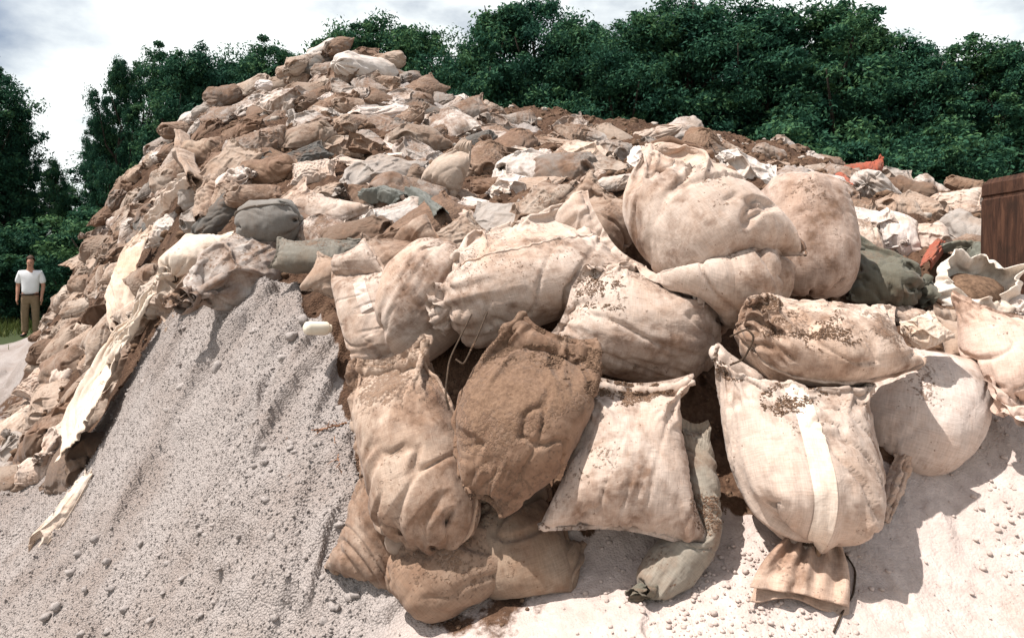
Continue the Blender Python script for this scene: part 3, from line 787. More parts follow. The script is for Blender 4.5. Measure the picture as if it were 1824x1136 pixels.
def sim_bag(L, W, o, a, b, n, fill=0.8, ends=('sewn', 'sewn'), ruffle=0.0, profile=None, seed=0, nu=40, levels=2,
            stars=(), ground=None, extents=None, sag=1.0, slack=1.0, steps=(140, 45, 22), fold=0.25, bend=None, neck=0.026, limp=False):
    """Cloth tube of flat length L and width W laid along a, its flat faces along +-n, filled and let settle.
    ends: 'sewn' = flat hem, 'tied' = gathered at a neck with a loose mouth of relative length ruffle beyond (start end only for mouth)."""
    rng = np.random.RandomState(seed)
    o, a, b, n = [np.asarray(v, float) for v in (o, a, b, n)]
    nv = max(10, int(round(nu * L / (2 * W))))
    if nv % 2: nv += 1
    R0 = int(round(nv * ruffle)) if ends[0] == 'tied' else 0
    R0 = max(R0, 1) if (ends[0] == 'tied' and ruffle > 0) else 0
    sv = np.linspace(0, 1, nv + 1)
    wp = np.ones(nv + 1) if profile is None else np.interp(sv, np.linspace(0, 1, len(profile)), profile)
    k = np.arange(nu) * 2 * np.pi / nu
    t0 = 0.16 * W * np.sin(np.pi * np.clip(sv, 0.02, 0.98)) ** 0.5
    hw = W / 2 * 0.86 * wp
    P = (o + (sv[:, None, None] - 0.5) * L * 0.96 * a + (hw[:, None] * np.cos(k))[..., None] * b + (t0[:, None] * np.sin(k))[..., None] * n)
    if bend is not None:      # bow the bag along its length: bend = (amount along b, amount along n)
        q = (sv - 0.5) * 2
        P = P + ((1 - q ** 2)[:, None, None] - 0.5) * (bend[0] * b + bend[1] * n)
    P += (rng.rand(*P.shape) - 0.5) * 0.012
    sgn = 1.0 if _volume(P) > 0 else -1.0
    V = np.zeros_like(P)
    target_c = P.mean((0, 1))
    gvec = np.array([0, 0, -1.0])
    Lr, Wr = L, W
    for lev in range(levels):
        nv, nu = P.shape[0] - 1, P.shape[1]
        sv = np.linspace(0, 1, nv + 1)
        wp = np.ones(nv + 1) if profile is None else np.interp(sv, np.linspace(0, 1, len(profile)), profile)
        du = (2 * Wr / nu) * wp[:, None]; dv = Lr / nv
        dvq = np.full((nv + 1, nu), dv)
        diag = np.sqrt(du[:-1] ** 2 + dv ** 2)
        r0 = R0 * (2 ** lev)
        w_, h_ = Wr * 1.0, (Lr * (1 - r0 / max(nv, 1)))
        lo, hi = min(w_, h_), max(w_, h_)
        vmax = lo ** 3 * (hi / (np.pi * lo) - 0.142 * (1 - 10 ** (-hi / lo)))
        vt = fill * vmax * (wp.mean() ** 2)
        core = slice(r0, nv + 1)
        wn = max(1, nv // 40)           # hem rows
        n_it = 7 if lev == 0 else 5
        if lev == 0: ref0 = P.copy()
        else: ref0 = upsample(ref0)
        ref = ref0[core].reshape(-1, 3); ref = ref - ref.mean(0)
        for step in range(steps[lev]):
            ramp = min(1.0, (step + 1) / 50.0) if lev == 0 else 1.0
            N = _normals(P) * sgn
            vol = abs(_volume(P[core]))
            A = np.zeros_like(P)
            ztop = P[core][..., 2].max()
            hyd = np.clip((ztop - P[..., 2]) / (0.35 * W), 0, 1.6)
            p = np.clip((vt - vol) / vt * 6.0, -1.0, 1.0) + 0.10 * sag * hyd
            area = np.linalg.norm(N, axis=-1, keepdims=True)
            A[core] = (N / (area + 1e-9) * (p[..., None] * 0.0032 * (W / 0.4)))[core]
            if r0: A[:r0] *= 0.0
            A += gvec * 0.0006 * sag
            if limp and r0:                       # an empty mouth hangs flat
                A[:r0] += gvec * 0.0008
            V = (V + A) * 0.90
            P0 = P.copy()
            P = P + V
            for it in range(n_it):
                # around: even pairs then odd pairs
                for off in (0, 1):
                    Q = np.roll(P, -off, 1) if off else P
                    Aa, Bb = Q[:, 0::2], Q[:, 1::2]
                    _fix(Aa, Bb, du * slack, 0.5, 0.5)
                    if off: P = np.roll(Q, off, 1)
                for off in (0, 1):
                    m = (nv + 1 - off) // 2
                    Aa, Bb = P[off:off + 2 * m:2], P[off + 1:off + 2 * m:2]
                    m2 = min(len(Aa), len(Bb))
                    _fix(Aa[:m2], Bb[:m2], dv, 0.5, 0.5)
                # shear, softly
                Q = np.roll(P, -1, 1)
                d1 = Q[1:] - P[:-1]; l1 = np.sqrt((d1 * d1).sum(-1)) + 1e-9
                c1 = d1 * (((l1 - diag) / l1) * 0.07)[..., None]
                d2 = P[1:] - Q[:-1]; l2 = np.sqrt((d2 * d2).sum(-1)) + 1e-9
                c2 = d2 * (((l2 - diag) / l2) * 0.07)[..., None]
                P[:-1] += c1; P[1:] -= c2
                P[1:] -= np.roll(c1, 1, 1); P[:-1] += np.roll(c2, 1, 1)
                # bending: keep second neighbours apart
                st = 2
                Q = np.roll(P, -st, 1); d = Q - P; l = np.sqrt((d * d).sum(-1)) + 1e-9
                s = np.minimum((l - st * du * 0.93) / l, 0) * fold * 0.5
                c = d * s[..., None]; P += c; P -= np.roll(c, st, 1)
                d = P[st:] - P[:-st]; l = np.sqrt((d * d).sum(-1)) + 1e-9
                s = np.minimum((l - st * dv * 0.93) / l, 0) * fold * 0.5
                c = d * s[..., None]; P[:-st] += c; P[st:] -= c
                # ends
                for e in (0, 1):
                    if ends[e] == 'sewn':
                        for r in range(wn + 1):
                            i = r if e == 0 else nv - r
                            M = (P[i] + np.roll(P[i][::-1], 1, 0)) * 0.5
                            P[i] = M
                    else:
                        i = r0 if e == 0 else nv
                        nk = neck if (e == 0 and r0) else 0.006
                        for j, rad in ((i, nk), (i + 1, nk * 1.3), (i - 1, nk * 1.3)):
                            if j < 0 or j > nv: continue
                            c0 = P[j].mean(0); q = P[j] - c0; rr = np.linalg.norm(q, axis=-1, keepdims=True) + 1e-9
                            tgt = np.minimum(rr, rad * (0.75 + 0.25 * np.cos(np.arange(nu) * 2 * np.pi / nu * 9 + seed))[:, None])
                            P[j] = c0 + q / rr * (rr + (tgt - rr) * (0.25 if lev == 0 and ramp < 1 else 0.8))
                if ground is not None and it >= n_it - 2:
                    g = ground(P[..., 0], P[..., 1]) + 0.004
                    P[..., 2] = np.maximum(P[..., 2], P[..., 2] + (g - P[..., 2]) * 0.7 * (g > P[..., 2]))
                if it >= n_it - 2:
                    for s_ in stars: s_.push(P)
            if limp and r0:
                d_ = (P[:r0] - P[r0].mean(0)) @ n
                P[:r0] -= (d_ * 0.06)[..., None] * n
            # keep its place: no drift, no spin
            cc_ = P[core].reshape(-1, 3); cc_ = cc_ - cc_.mean(0)
            um, _, vm_ = np.linalg.svd(cc_.T @ ref)
            dm = np.diag([1, 1, np.sign(np.linalg.det(um @ vm_))])
            Rm = um @ dm @ vm_                       # turns the remembered pose onto the present one
            pc = P.mean((0, 1)); P = (P - pc) @ (Rm * 0.5 + np.eye(3) * 0.5) + pc
            c_now = P.mean((0, 1)); P += (target_c - c_now) * 0.5
            V = (P - P0) * 0.9
            vm = np.linalg.norm(V, axis=-1, keepdims=True); V *= np.minimum(1, 0.02 / (vm + 1e-9))
        if extents is not None and lev == 0:
            # bring the settled outline to the measured one
            th, Lp, Wp, cx, cy = extents
            qx, qy = to_px(P[core].reshape(-1, 3))
            pa = qx * math.cos(th) - qy * math.sin(th); pb = qx * math.sin(th) + qy * math.cos(th)
            (a0, a1), (b0, b1) = np.percentile(pa, [4, 96]), np.percentile(pb, [4, 96])
            fa, fb = np.clip(Lp * 0.93 / (a1 - a0), 0.6, 1.7), np.clip(Wp * 0.95 / (b1 - b0), 0.6, 1.7)
            ma, mb = (a0 + a1) / 2, (b0 + b1) / 2
            mx, my = ma * math.cos(th) + mb * math.sin(th), -ma * math.sin(th) + mb * math.cos(th)
            sh = np.array([(cx - mx) / F * target_c[1], 0, -(cy - my) / F * target_c[1]])
            P = P + sh; target_c = target_c + sh
            q = P - target_c
            qa, qb = q @ a, q @ b
            P = P + (qa * (fa - 1))[..., None] * a + (qb * (fb - 1))[..., None] * b
            Lr *= fa; Wr *= fb; L = Lr; W = Wr
        if lev < levels - 1:
            P = upsample(P); V = np.zeros_like(P)
            P += _normals(P) / (np.linalg.norm(_normals(P), axis=-1, keepdims=True) + 1e-9) * ((rng.rand(P.shape[0], P.shape[1], 1) - 0.5) * 0.004)
    return P, R0 * 2 ** (levels - 1), sgn, Lr, Wr
# ------------------------------------------------------------------ sandbags
CREAM, WHITE, TAN, BROWN, GREY, OLIVE, PINK, ORANGE = ((0.54, 0.438, 0.365), (0.65, 0.575, 0.52), (0.385, 0.295, 0.23), (0.26, 0.175, 0.12),
                                                     (0.34, 0.30, 0.265), (0.135, 0.13, 0.10), (0.58, 0.44, 0.36), (0.62, 0.13, 0.05))
def grid_faces(nv, nu, flip, r0=0, r1=None):
    r1 = nv if r1 is None else r1
    i = np.arange(r0, r1)[:, None] * nu; k = np.arange(nu)[None]; k2 = (k + 1) % nu
    f = np.stack([i + k, i + k2, i + nu + k2, i + nu + k], -1).reshape(-1, 4)
    return f[:, ::-1].copy() if flip else f

def sub_mesh(name, P, faces, mat, parent, uv=None, origin=None):
    used, inv = np.unique(faces, return_inverse=True)
    v = P.reshape(-1, 3)[used]
    if origin is not None: v = v - origin
    return mesh_from(name, v, inv.reshape(faces.shape), mat, parent, True, None if uv is None else uv.reshape(-1, 2)[used])

def cord_parts(P, r0, parent, origin, rng, drop=False, down=np.array([0, 0, -1.0])):
    """cord wound round the neck, with two loose ends"""
    c = P[r0].mean(0); ax = P[r0 + 2].mean(0) - P[max(r0 - 2, 0)].mean(0); ax /= np.linalg.norm(ax) + 1e-9
    u = np.cross(ax, [0.3, 0.2, 1.0]); u /= np.linalg.norm(u); w = np.cross(ax, u)
    rad = np.percentile(np.linalg.norm(P[r0] - c, axis=1), 85) + 0.004
    m = MB()
    for j, dz in enumerate((-0.006, 0.006)):
        an = np.linspace(0, 2 * np.pi, 19)
        m.tube([c + ax * (dz + 0.003 * math.sin(2 * t + j)) + rad * (u * math.cos(t) + w * math.sin(t)) for t in an], 0.0042, 6)
    if drop:
        for s in (-1, 1):
            p = c + rad * (u * s * 0.5 + np.array([0, -0.5, 0])) ; d = np.array([0.4 * s, -0.6, 0.1]) * 0.02; pts = [p]
            for i in range(9):
                d = d + down * 0.004 + rng.normal(size=3) * 0.004; pts.append(pts[-1] + d)
            m.tube([q - 0 for q in pts], np.linspace(0.0035, 0.0025, 10), 5)
    m.v = [v - origin for v in m.v]
    return m.build('tie_cord', M_CORD, parent)

def seam_part(P, col, r0, parent, origin, width, rng, color, rows=None, thick=0.004):
    """a sewn edge standing up along one side of the bag"""
    nv, nu = P.shape[0] - 1, P.shape[1]
    a_, z_ = rows if rows else (r0 + 1, nv)
    idx = np.arange(a_, z_ + 1)
    base = P[idx, col]; mid = P[idx].mean(1)
    tan_ = np.gradient(base, axis=0); tan_ /= np.linalg.norm(tan_, axis=1, keepdims=True) + 1e-9
    o_ = base - mid; o_ -= tan_ * (o_ * tan_).sum(1, keepdims=True); o_ /= np.linalg.norm(o_, axis=1, keepdims=True) + 1e-9
    side = np.cross(tan_, o_)
    ph = rng.rand() * 9
    lean = 0.7 * np.sin(np.arange(len(idx)) * 0.22 + ph) + 0.35 * np.sin(np.arange(len(idx)) * 0.61 + ph * 2)
    wv = width * (0.75 + 0.25 * np.sin(np.arange(len(idx)) * 0.37 + ph))
    taper = np.minimum(1, np.minimum(np.arange(len(idx)), np.arange(len(idx))[::-1]) / 5.0 + 0.15)
    wv = wv * taper
    dirn = o_ + side * lean[:, None] * 0.6; dirn /= np.linalg.norm(dirn, axis=1, keepdims=True)
    s2 = np.cross(tan_, dirn)
    rows_ = [base - o_ * 0.006 - s2 * thick, base + dirn * wv[:, None] * 0.6 - s2 * thick * 1.1, base + dirn * wv[:, None] - s2 * thick * 0.4,
             base + dirn * wv[:, None] + s2 * thick * 0.4, base + dirn * wv[:, None] * 0.6 + s2 * thick * 1.1, base - o_ * 0.006 + s2 * thick]
    V = np.stack(rows_, 1); n, k = V.shape[:2]
    i = np.arange(n - 1)[:, None] * k; q = np.arange(k)[None]; q2 = (q + 1) % k
    f = np.stack([i + q, i + q2, i + k + q2, i + k + q], -1).reshape(-1, 4)
    o = mesh_from('seam', V.reshape(-1, 3) - origin, f, M_CLOTH, parent); o.color = color
    return o

def strip_part(P, sgn, cols, rows, parent, origin, color, name='reinforcement_strip', lift=0.003, uv=None):
    N = _normals(P) * sgn; N /= np.linalg.norm(N, axis=-1, keepdims=True) + 1e-9
    Q = P + N * lift
    nu = P.shape[1]
    i = np.arange(*rows)[:, None] * nu; k = np.arange(*cols)[None] % nu; k2 = (k + 1) % nu
    f = np.stack([i + k, i + k2, i + nu + k2, i + nu + k], -1).reshape(-1, 4)
    if sgn < 0: f = f[:, ::-1].copy()
    o = sub_mesh(name, Q, f, M_CLOTH, parent, uv, origin); o.color = color
    return o

def make_bag(name, P, r0, sgn, L, W, color, seed, tie=True, extra_tie=None, seams=(), strips=(), down=np.array([0, 0, -1.0]), mouth_color=None, relief=0.004, crease=1.0):
    """solver result -> a bag thing: body mesh with mouth, cord, seams and strips as its parts"""
    rng = np.random.RandomState(seed + 500)
    nv, nu = P.shape[0] - 1, P.shape[1]
    N = _normals(P) * sgn; N /= np.linalg.norm(N, axis=-1, keepdims=True) + 1e-9
    # gathers running away from a tied neck, little pleats along a sewn hem
    ds = np.linalg.norm(np.diff(P.mean(1), axis=0), axis=1); dist = np.concatenate([[0], np.cumsum(ds)])
    phi = np.arange(nu) * 2 * np.pi / nu
    def flutes(m, k, d): return vnoise(np.cos(phi)[None] * m + 0 * d[:, None], np.sin(phi)[None] * m + 0 * d[:, None], d[:, None] * k + 0 * phi[None], seed + 61)
    size = W / 0.45
    tucked = not r0 and np.ptp(P[0], axis=0).max() < 0.1
    if r0 or tucked:
        d = np.abs(dist - dist[r0]); amp = 0.022 * size * np.exp(-d / (0.10 * size)) * np.minimum(1, d / 0.035) * (0.35 if tucked else 1)
    else:
        d = dist; amp = 0.010 * size * np.exp(-d / (0.09 * size)) * np.minimum(1, d / 0.02)
    P = P + N * (amp[:, None] * (flutes(4.2, 3.0, d) + 0.4 * flutes(9.0, 3.0, d)))[..., None]
    d = dist[-1] - dist; amp = 0.011 * size * np.exp(-d / (0.09 * size)) * np.minimum(1, d / 0.02)
    P = P + N * (amp[:, None] * flutes(5.0, 3.0, d))[..., None]
    # slack cloth: long shallow creases
    c_ = fbm3(P @ rng.normal(size=(3, 3)) * np.array([1.0, 0.35, 0.35]), 7, 3, seed + 9)
    P = P - N * (np.clip(0.12 - np.abs(c_), 0, 0.12) / 0.12 * 0.019 * size * crease * (0.3 + 0.7 * sstep(-0.2, 0.4, fbm3(P, 4, 2, seed + 8))))[..., None]
    P = P + N * (fbm3(P, 14, 3, seed)[..., None] * relief + fbm3(P, 38, 2, seed + 3)[..., None] * relief * 0.35)
    origin = P[r0:].mean((0, 1))
    uu, vv = np.meshgrid(np.arange(nu) * 2 * W / nu, np.arange(nv + 1) * L / nv)
    uv = np.stack([uu, vv], -1)
    body = sub_mesh(name, P, grid_faces(nv, nu, sgn < 0, r0), M_CLOTH, None, uv, origin)
    body.location = origin; body.color = color
    if r0 > 1:
        mo = sub_mesh('bag_mouth', P, grid_faces(nv, nu, sgn < 0, 0, r0), M_CLOTH, body, uv, origin); mo.color = mouth_color or color
    if tie and r0: cord_parts(P, r0, body, origin, rng, down=down)
    for s in seams: seam_part(P, int(s[0] * nu) % nu, r0, body, origin, s[1], rng, s[2] if len(s) > 2 else color, None if len(s) < 4 else (int(s[3][0] * nv), int(s[3][1] * nv)))
    for s in strips: strip_part(P, sgn, (int(s[0] * nu), int(s[1] * nu)), (int(s[2] * nv), int(s[3] * nv)), body, origin, s[4], uv=uv)
    return body

def frame_for(ang, nrm):
    n = np.array([nrm[0], -1.0, nrm[1]]); n /= np.linalg.norm(n)
    c, s = math.cos(R(ang)), math.sin(R(ang))
    t = -(c * n[0] + s * n[2]) / n[1]
    a = np.array([c, t, s]); k = np.linalg.norm(a); a /= k
    b = np.cross(n, a)
    return a, b, n, k

STARS = []
BAG_BOX = []      # photo-space boxes of the large bags, for the small ones to keep out of
def place_bag(cx, cy, Y, ang, Lp, Wp, color, label, nrm=(0.0, 0.7), fill=1.0, tie=None, ruffle=0.0, profile=None, seed=0, levels=3, group=None,
              seams=(), strips=(), sag=1.0, fold=0.13, bend=None, neck=0.026, name='sandbag', cat='sandbag', nu=40, star=True, touch=True, mouth_color=None, steps=(140, 45, 22), slack=1.0, relief=0.004, limp=False, crease=1.0):
    if Y is None: Y = float(ground_hit(cx, cy + 0.45 * Wp)[1])
    elif Y < 2.7: Lp *= 1.04; Wp *= 1.05
    a, b, n, k = frame_for(ang, nrm)
    o = U(cx, cy, Y)
    L = Lp * Y / F * k * 1.05; W = Wp * Y / F * 1.15
    if ruffle: L = L / (1 - ruffle) * 1.05
    ends = {None: ('sewn', 'sewn'), 'start': ('tied', 'sewn'), 'startround': ('tied', 'tied'), 'round': ('tied', 'tied'), 'roundstart': ('tied', 'sewn'), 'roundend': ('sewn', 'tied')}[tie]
    if bend is not None: bend = (bend[0] * Y / F, bend[1] * Y / F)
    near = [s for s in STARS if np.linalg.norm(s.c - o) < s.rmax + L * 0.7] if touch else []
    P, r0, sgn, L2, W2 = sim_bag(L, W, o, a, b, n, fill, ends, ruffle, profile, seed, nu, levels, near, height, (R(ang), Lp, Wp, cx, cy), sag, slack, steps, fold, bend, neck, limp)
    if star: STARS.append(Star(P[r0:]))
    body = make_bag(name, P, r0, sgn, L2, W2, color, seed, tie in ('start', 'startround'), None, seams, strips, mouth_color=mouth_color, relief=relief, crease=crease)
    tag(body, label, cat, group or 'sandbags of the pile')
    qx, qy = to_px(P[r0:].reshape(-1, 3)); BAG_BOX.append((qx.min(), qy.min(), qx.max(), qy.max()))
    return body, P, r0, sgn

def C(c, mud): return (*c, mud)

HERO = [
 # back to front; (cx, cy, distance, angle, length, width, ...)
 dict(a=(1065, 395, 2.95, -35, 160, 130), c=C(TAN, 0.35), l='brown-tan bag with a pointed corner between the large cream bag and the tied bag', nrm=(-0.1, 0.6), fill=0.8, seams=[(0, 0.012)]),
 dict(a=(1432, 416, 2.78, 84, 222, 168), c=C((0.50,0.385,0.315), 0.3), l='smooth round tan sandbag right of the largest cream bag', nrm=(0.15, 0.25), fill=1.1, tie='round', sag=0.7, relief=0.0025, crease=0.25, fold=0.3),
 dict(a=(580, 490, 3.0, 70, 75, 62), c=C(TAN, 0.2), l='small tan bag half hidden behind the upright patched bag', nrm=(-0.2, 0.5), levels=2),
 dict(a=(722, 452, 2.95, 20, 140, 100), c=C(TAN, 0.45), l='crumpled mud-streaked bag behind the bag with the folded mouth', nrm=(0, 0.8), fill=0.62, fold=0.1, seams=[(0.5, 0.015)]),
 dict(a=(1715, 598, 2.55, 80, 90, 95), c=C(TAN, 0.25), l='short crumpled tan bag just left of the pale tied bag at the right edge', nrm=(0, 0.8), fill=0.7, levels=2),
 dict(a=(682, 918, 2.08, 78, 245, 130), c=C(TAN, 0.5), l='flat brown bag with pale sewn hem, lowest at the left of the front bags', nrm=(-0.35, 0.45), fill=0.8, seams=[(0.5, 0.012)]),
 dict(rank=2.1, star=False, a=(808, 996, 1.99, 40, 180, 145), c=C((0.30, 0.21, 0.15), 0.45), l='brown dust covered bag at the bottom, under the two muddy upright bags', nrm=(-0.1, 0.55), fill=1.05, tie='round'),
 dict(a=(925, 955, 2.01, -66, 225, 150), c=C((0.30, 0.225, 0.165), 0.28), l='grey-brown bag with frayed lower edge, in the shade of the cream pillow bag', nrm=(0.0, 0.45), fill=1.0, profile=[0.9, 1, 1, 0.95, 0.7], seams=[(0.5, 0.016), (0.02, 0.014)]),
 dict(a=(1226, 915, 1.92, 64, 300, 125), c=C((0.265, 0.235, 0.19), 0.30), l='long slim grey-green sack curving down to a knotted dark mouth', nrm=(0.3, 0.5), fill=0.95, tie='start', ruffle=0.12, bend=(-24, 0), sag=0.6, profile=[0.8, 0.95, 1, 1, 0.85, 0.5], mouth_color=C(OLIVE, 0.3)),
 dict(a=(1635, 722, 2.30, 65, 235, 172), c=C((0.58,0.49,0.43), 0.3), l='smooth white-pink bag hanging down at the right, shadow on the sand', nrm=(0.2, 0.45), fill=1.05, crease=0.4, tie='round', profile=[0.8, 0.95, 1, 1, 1], seams=[(0.5, 0.008)]),
 dict(a=(765, 530, 2.62, 52, 175, 150), c=C(CREAM, 0.25), l='cream bag with shaded belly, hanging left below the bag with the folded mouth', nrm=(-0.3, 0.35), fill=1.05, crease=0.4, tie='round'),
 dict(a=(945, 480, 2.52, 22, 318, 180), c=C(CREAM, 0.26), l='big cream sandbag in the middle with gathered mouth folded over a dark opening', nrm=(-0.1, 0.75), fill=0.8, tie='start', ruffle=0.13, profile=[0.95, 1, 1, 1, 0.7], fold=0.14, neck=0.03, seams=[(0.25, 0.006)]),
 dict(a=(650, 545, 2.70, -66, 215, 112), c=C(CREAM, 0.36), l='upright cream bag with pale patches, standing on the edge of the gravel slope', nrm=(-0.35, 0.35), fill=0.75, profile=[0.5, 0.85, 1, 1, 0.75], strips=[(0.17, 0.25, 0.38, 0.62, C(WHITE, 0.0))], seams=[(0.0, 0.012)]),
 dict(a=(1148, 572, 2.40, 165, 265, 188), c=C(CREAM, 0.38), l='cream bag tied on its right end, directly below the largest cream bag', nrm=(0.4, 0.5), fill=1.05, profile=[1, 1, 1.02, 0.95, 0.6], tie='start', ruffle=0.17),
 dict(a=(1280, 505, 2.30, -8, 200, 118), c=C(CREAM, 0.22), l='short plump cream bag tucked under the largest cream bag', nrm=(0.1, 0.5), fill=1.1, sag=0.6, tie='roundend', profile=[0.7, 0.95, 1, 1, 1]),
 dict(a=(1240, 372, 2.46, -60, 285, 222), c=C(CREAM, 0.26), l='largest cream sandbag on top, with a thick mud-caked seam down its right side', nrm=(-0.05, 0.55), fill=1.0, fold=0.12, tie='roundstart', profile=[0.6, 0.9, 1, 1.02, 0.95, 0.65], seams=[(0.0, 0.026, C(BROWN, 0.7))]),
 dict(a=(738, 812, 2.02, -70, 375, 180), c=C((0.50, 0.385, 0.30), 0.5), l='dirty bag with a folded seam flap along its left edge, leftmost of the front row', nrm=(-0.3, 0.4), fill=0.95, tie='roundend', seams=[(0.5, 0.034, C(TAN, 0.45)), (0.0, 0.01)], profile=[0.6, 0.95, 1, 1, 0.9], fold=0.12),
 dict(a=(926, 745, 1.97, 64, 340, 196), c=C((0.33, 0.235, 0.17), 0.8), l='mud covered bag tapering to a point, with a ridged seam on its right', nrm=(-0.1, 0.55), fill=1.1, sag=0.45, profile=[0.25, 0.6, 0.95, 1.02, 1.0, 0.85, 0.5], seams=[(0.0, 0.02, C(BROWN, 0.6)), (0.93, 0.008, C(BROWN, 0.7), (0.1, 0.9))], fold=0.15),
 dict(a=(1122, 815, 1.98, 82, 285, 238), c=C(CREAM, 0.30), l='square cream pillow bag with two pointed lower corners and soil on its top', nrm=(-0.05, 0.6), fill=1.0, crease=0.6, profile=[1.05, 1.02, 1, 0.98, 0.92]),
 dict(a=(1422, 815, 1.96, 88, 305, 272), c=C(CREAM, 0.22), l='wide cream bag with a pale vertical strip and its tied mouth hanging below', nrm=(0.0, 0.5), fill=1.0, crease=0.7, tie='start', ruffle=0.03, neck=0.05, strips=[(0.205, 0.25, 0.06, 0.80, C((0.74, 0.64, 0.54), 0.0))], profile=[0.7, 0.9, 1, 1.02, 0.9], mouth_color=C((0.42, 0.27, 0.17), 0.12)),
 dict(a=(1460, 603, 2.10, -4, 300, 145), c=C((0.62, 0.50, 0.41), 0.42), l='flat white bag lying across the top of the striped bag, frayed lower edge', nrm=(0.05, 1.0), fill=1.0, tie='roundstart', profile=[0.9, 1, 1, 1, 0.8, 0.5], seams=[(0.5, 0.01)]),
 dict(a=(1790, 640, 2.22, 75, 160, 175), c=C(PINK, 0.14), l='pale tied bag cut by the right picture edge with knotted mouth pointing down', nrm=(0.2, 0.55), fill=1.0, tie='start', ruffle=0.25, neck=0.022),
 dict(a=(1574, 494, 2.85, 160, 135, 112), c=C(OLIVE, 0.22), l='dark olive crumpled sack with gathered mouth, right of the round tan bag', nrm=(0.1, 0.7), fill=0.7, tie='start', ruffle=0.2, fold=0.1, levels=2),
 dict(a=(352, 455, 4.0, 74, 112, 118), c=C((0.66, 0.56, 0.46), 0.04), l='bright white bag with star shaped gathers, on the top left edge of the gravel', nrm=(-0.1, 1.15), crease=0.5, fill=1.0, tie='start', ruffle=0.16, levels=2, sag=0.7),
 dict(a=(570, 452, 3.4, 186, 170, 62), c=C((0.19, 0.175, 0.145), 0.2), l='long dark grey-green sack lying along the crest of the gravel slope', nrm=(0.0, 0.6), fill=0.8, fold=0.12, levels=2, profile=[0.7, 1, 1, 0.8, 0.55]),
 dict(a=(480, 398, 3.75, 5, 112, 84), c=C((0.20, 0.185, 0.165), 0.10), l='rounded dark grey bag behind the crest of the gravel slope', nrm=(-0.1, 0.5), fill=0.95, fold=0.07, seams=[(0.22, 0.014)], levels=2, tie='round'),
 dict(a=(568, 372, 4.0, -20, 150, 70), c=C(CREAM, 0.30), l='long tan bag with a pale sewn edge, right of the dark grey round bag', nrm=(0.0, 0.8), fill=0.8, levels=2, seams=[(0.5, 0.02, C(WHITE, 0.1))]),
 dict(a=(806, 294, 4.35, 57, 112, 64), c=C((0.45, 0.36, 0.29), 0.12), l='smooth teardrop bag standing upright with its tip to the upper right', nrm=(-0.3, 0.2), fill=1.1, levels=2, profile=[0.75, 1, 0.95, 0.75, 0.45, 0.2], sag=0.8),
]
HERO.append(dict(a=(1541, 301, None, 20, 82, 36), c=C((0.34, 0.085, 0.048), 0.2), l='orange pointed bag at the right rim of the pile', nrm=(0.0, 0.5), fill=1.0, levels=2, profile=[0.6, 0.95, 1, 0.8, 0.45, 0.15]))
# rear bags first, so that nearer ones rest against them
HERO.sort(key=lambda h: -(h.get('rank') or h['a'][2] or 6))
hero_out = []
for i, h in enumerate(HERO):
    kw = {k: v for k, v in h.items() if k not in ('a', 'c', 'l', 'rank')}
    hero_out.append((h['l'], place_bag(*h['a'], h['c'], h['l'], seed=int(h['a'][0]) * 7 + 3, **kw)))

def flat_mouth(body, tl, tr, br, bl, color, seed):
    """empty end of the sack below the cord: two limp layers of cloth lying on the slope, pleated at the neck"""
    ns, nt = 40, 60
    S, T = np.meshgrid(np.linspace(0, 1, ns), np.linspace(0, 1, nt), indexing='ij')
    px = (tl[0] * (1 - T) + tr[0] * T) * (1 - S) + (bl[0] * (1 - T) + br[0] * T) * S
    py = (tl[1] * (1 - T) + tr[1] * T) * (1 - S) + (bl[1] * (1 - T) + br[1] * T) * S
    px = px - 9 * np.sin(S * np.pi) * (1 - 2 * T); py = py + 10 * vnoise2(T * 4, S * 1.5, seed) * S
    Yt, Yb = ground_hit((tl[0] + tr[0]) / 2, tl[1])[1] - 0.085, ground_hit((bl[0] + br[0]) / 2, (bl[1] + br[1]) / 2)[1] - 0.055
    Yy = Yt * (1 - S) + Yb * S
    pleat = np.cos(T * np.pi * 9 + 1.5 * vnoise2(T * 3, S, seed + 1)) * (0.020 * np.exp(-S * 1.3)) + 0.018 * fbm2(T * 3.5, S * 2.5, 4, seed + 2) + 0.010 * np.sin(T * 5 + S)
    V, Fc = [], []
    for lay, off in ((0, 0.0), (1, 0.010)):
        gap = off * np.sin(np.pi * T) ** 0.5 * (0.3 + 0.7 * S)
        Yl = Yy + pleat * (1 if lay == 0 else 0.4) + gap
        ey = py + ((16 + 12 * vnoise2(T * 2.5, T * 0, seed + 4)) * S * lay)
        P = np.stack([(px - 912) / F * Yl, Yl, EYE - (ey - HOR) / F * Yl], -1)
        i = np.arange(ns - 1)[:, None] * nt; q = np.arange(nt - 1)[None]
        f = np.stack([i + q, i + q + 1, i + nt + q + 1, i + nt + q], -1).reshape(-1, 4) + lay * ns * nt
        V.append(P.reshape(-1, 3)); Fc.append(f)
    V = np.concatenate(V)
    o = mesh_from('bag_mouth', V - np.array(body.location), np.concatenate(Fc), M_CLOTH, body, True, np.concatenate([np.stack([T * 0.3, S * 0.25], -1).reshape(-1, 2)] * 2))
    o.color = color
    sol = o.modifiers.new('thickness', 'SOLIDIFY'); sol.thickness = 0.003; sol.offset = 0
for l_, (b_, P_, r_, g_) in hero_out:
    if 'pale vertical strip' in l_:
        flat_mouth(b_, (1398, 958), (1492, 952), (1512, 1078), (1336, 1042), C((0.50, 0.365, 0.28), 0.2), 4)
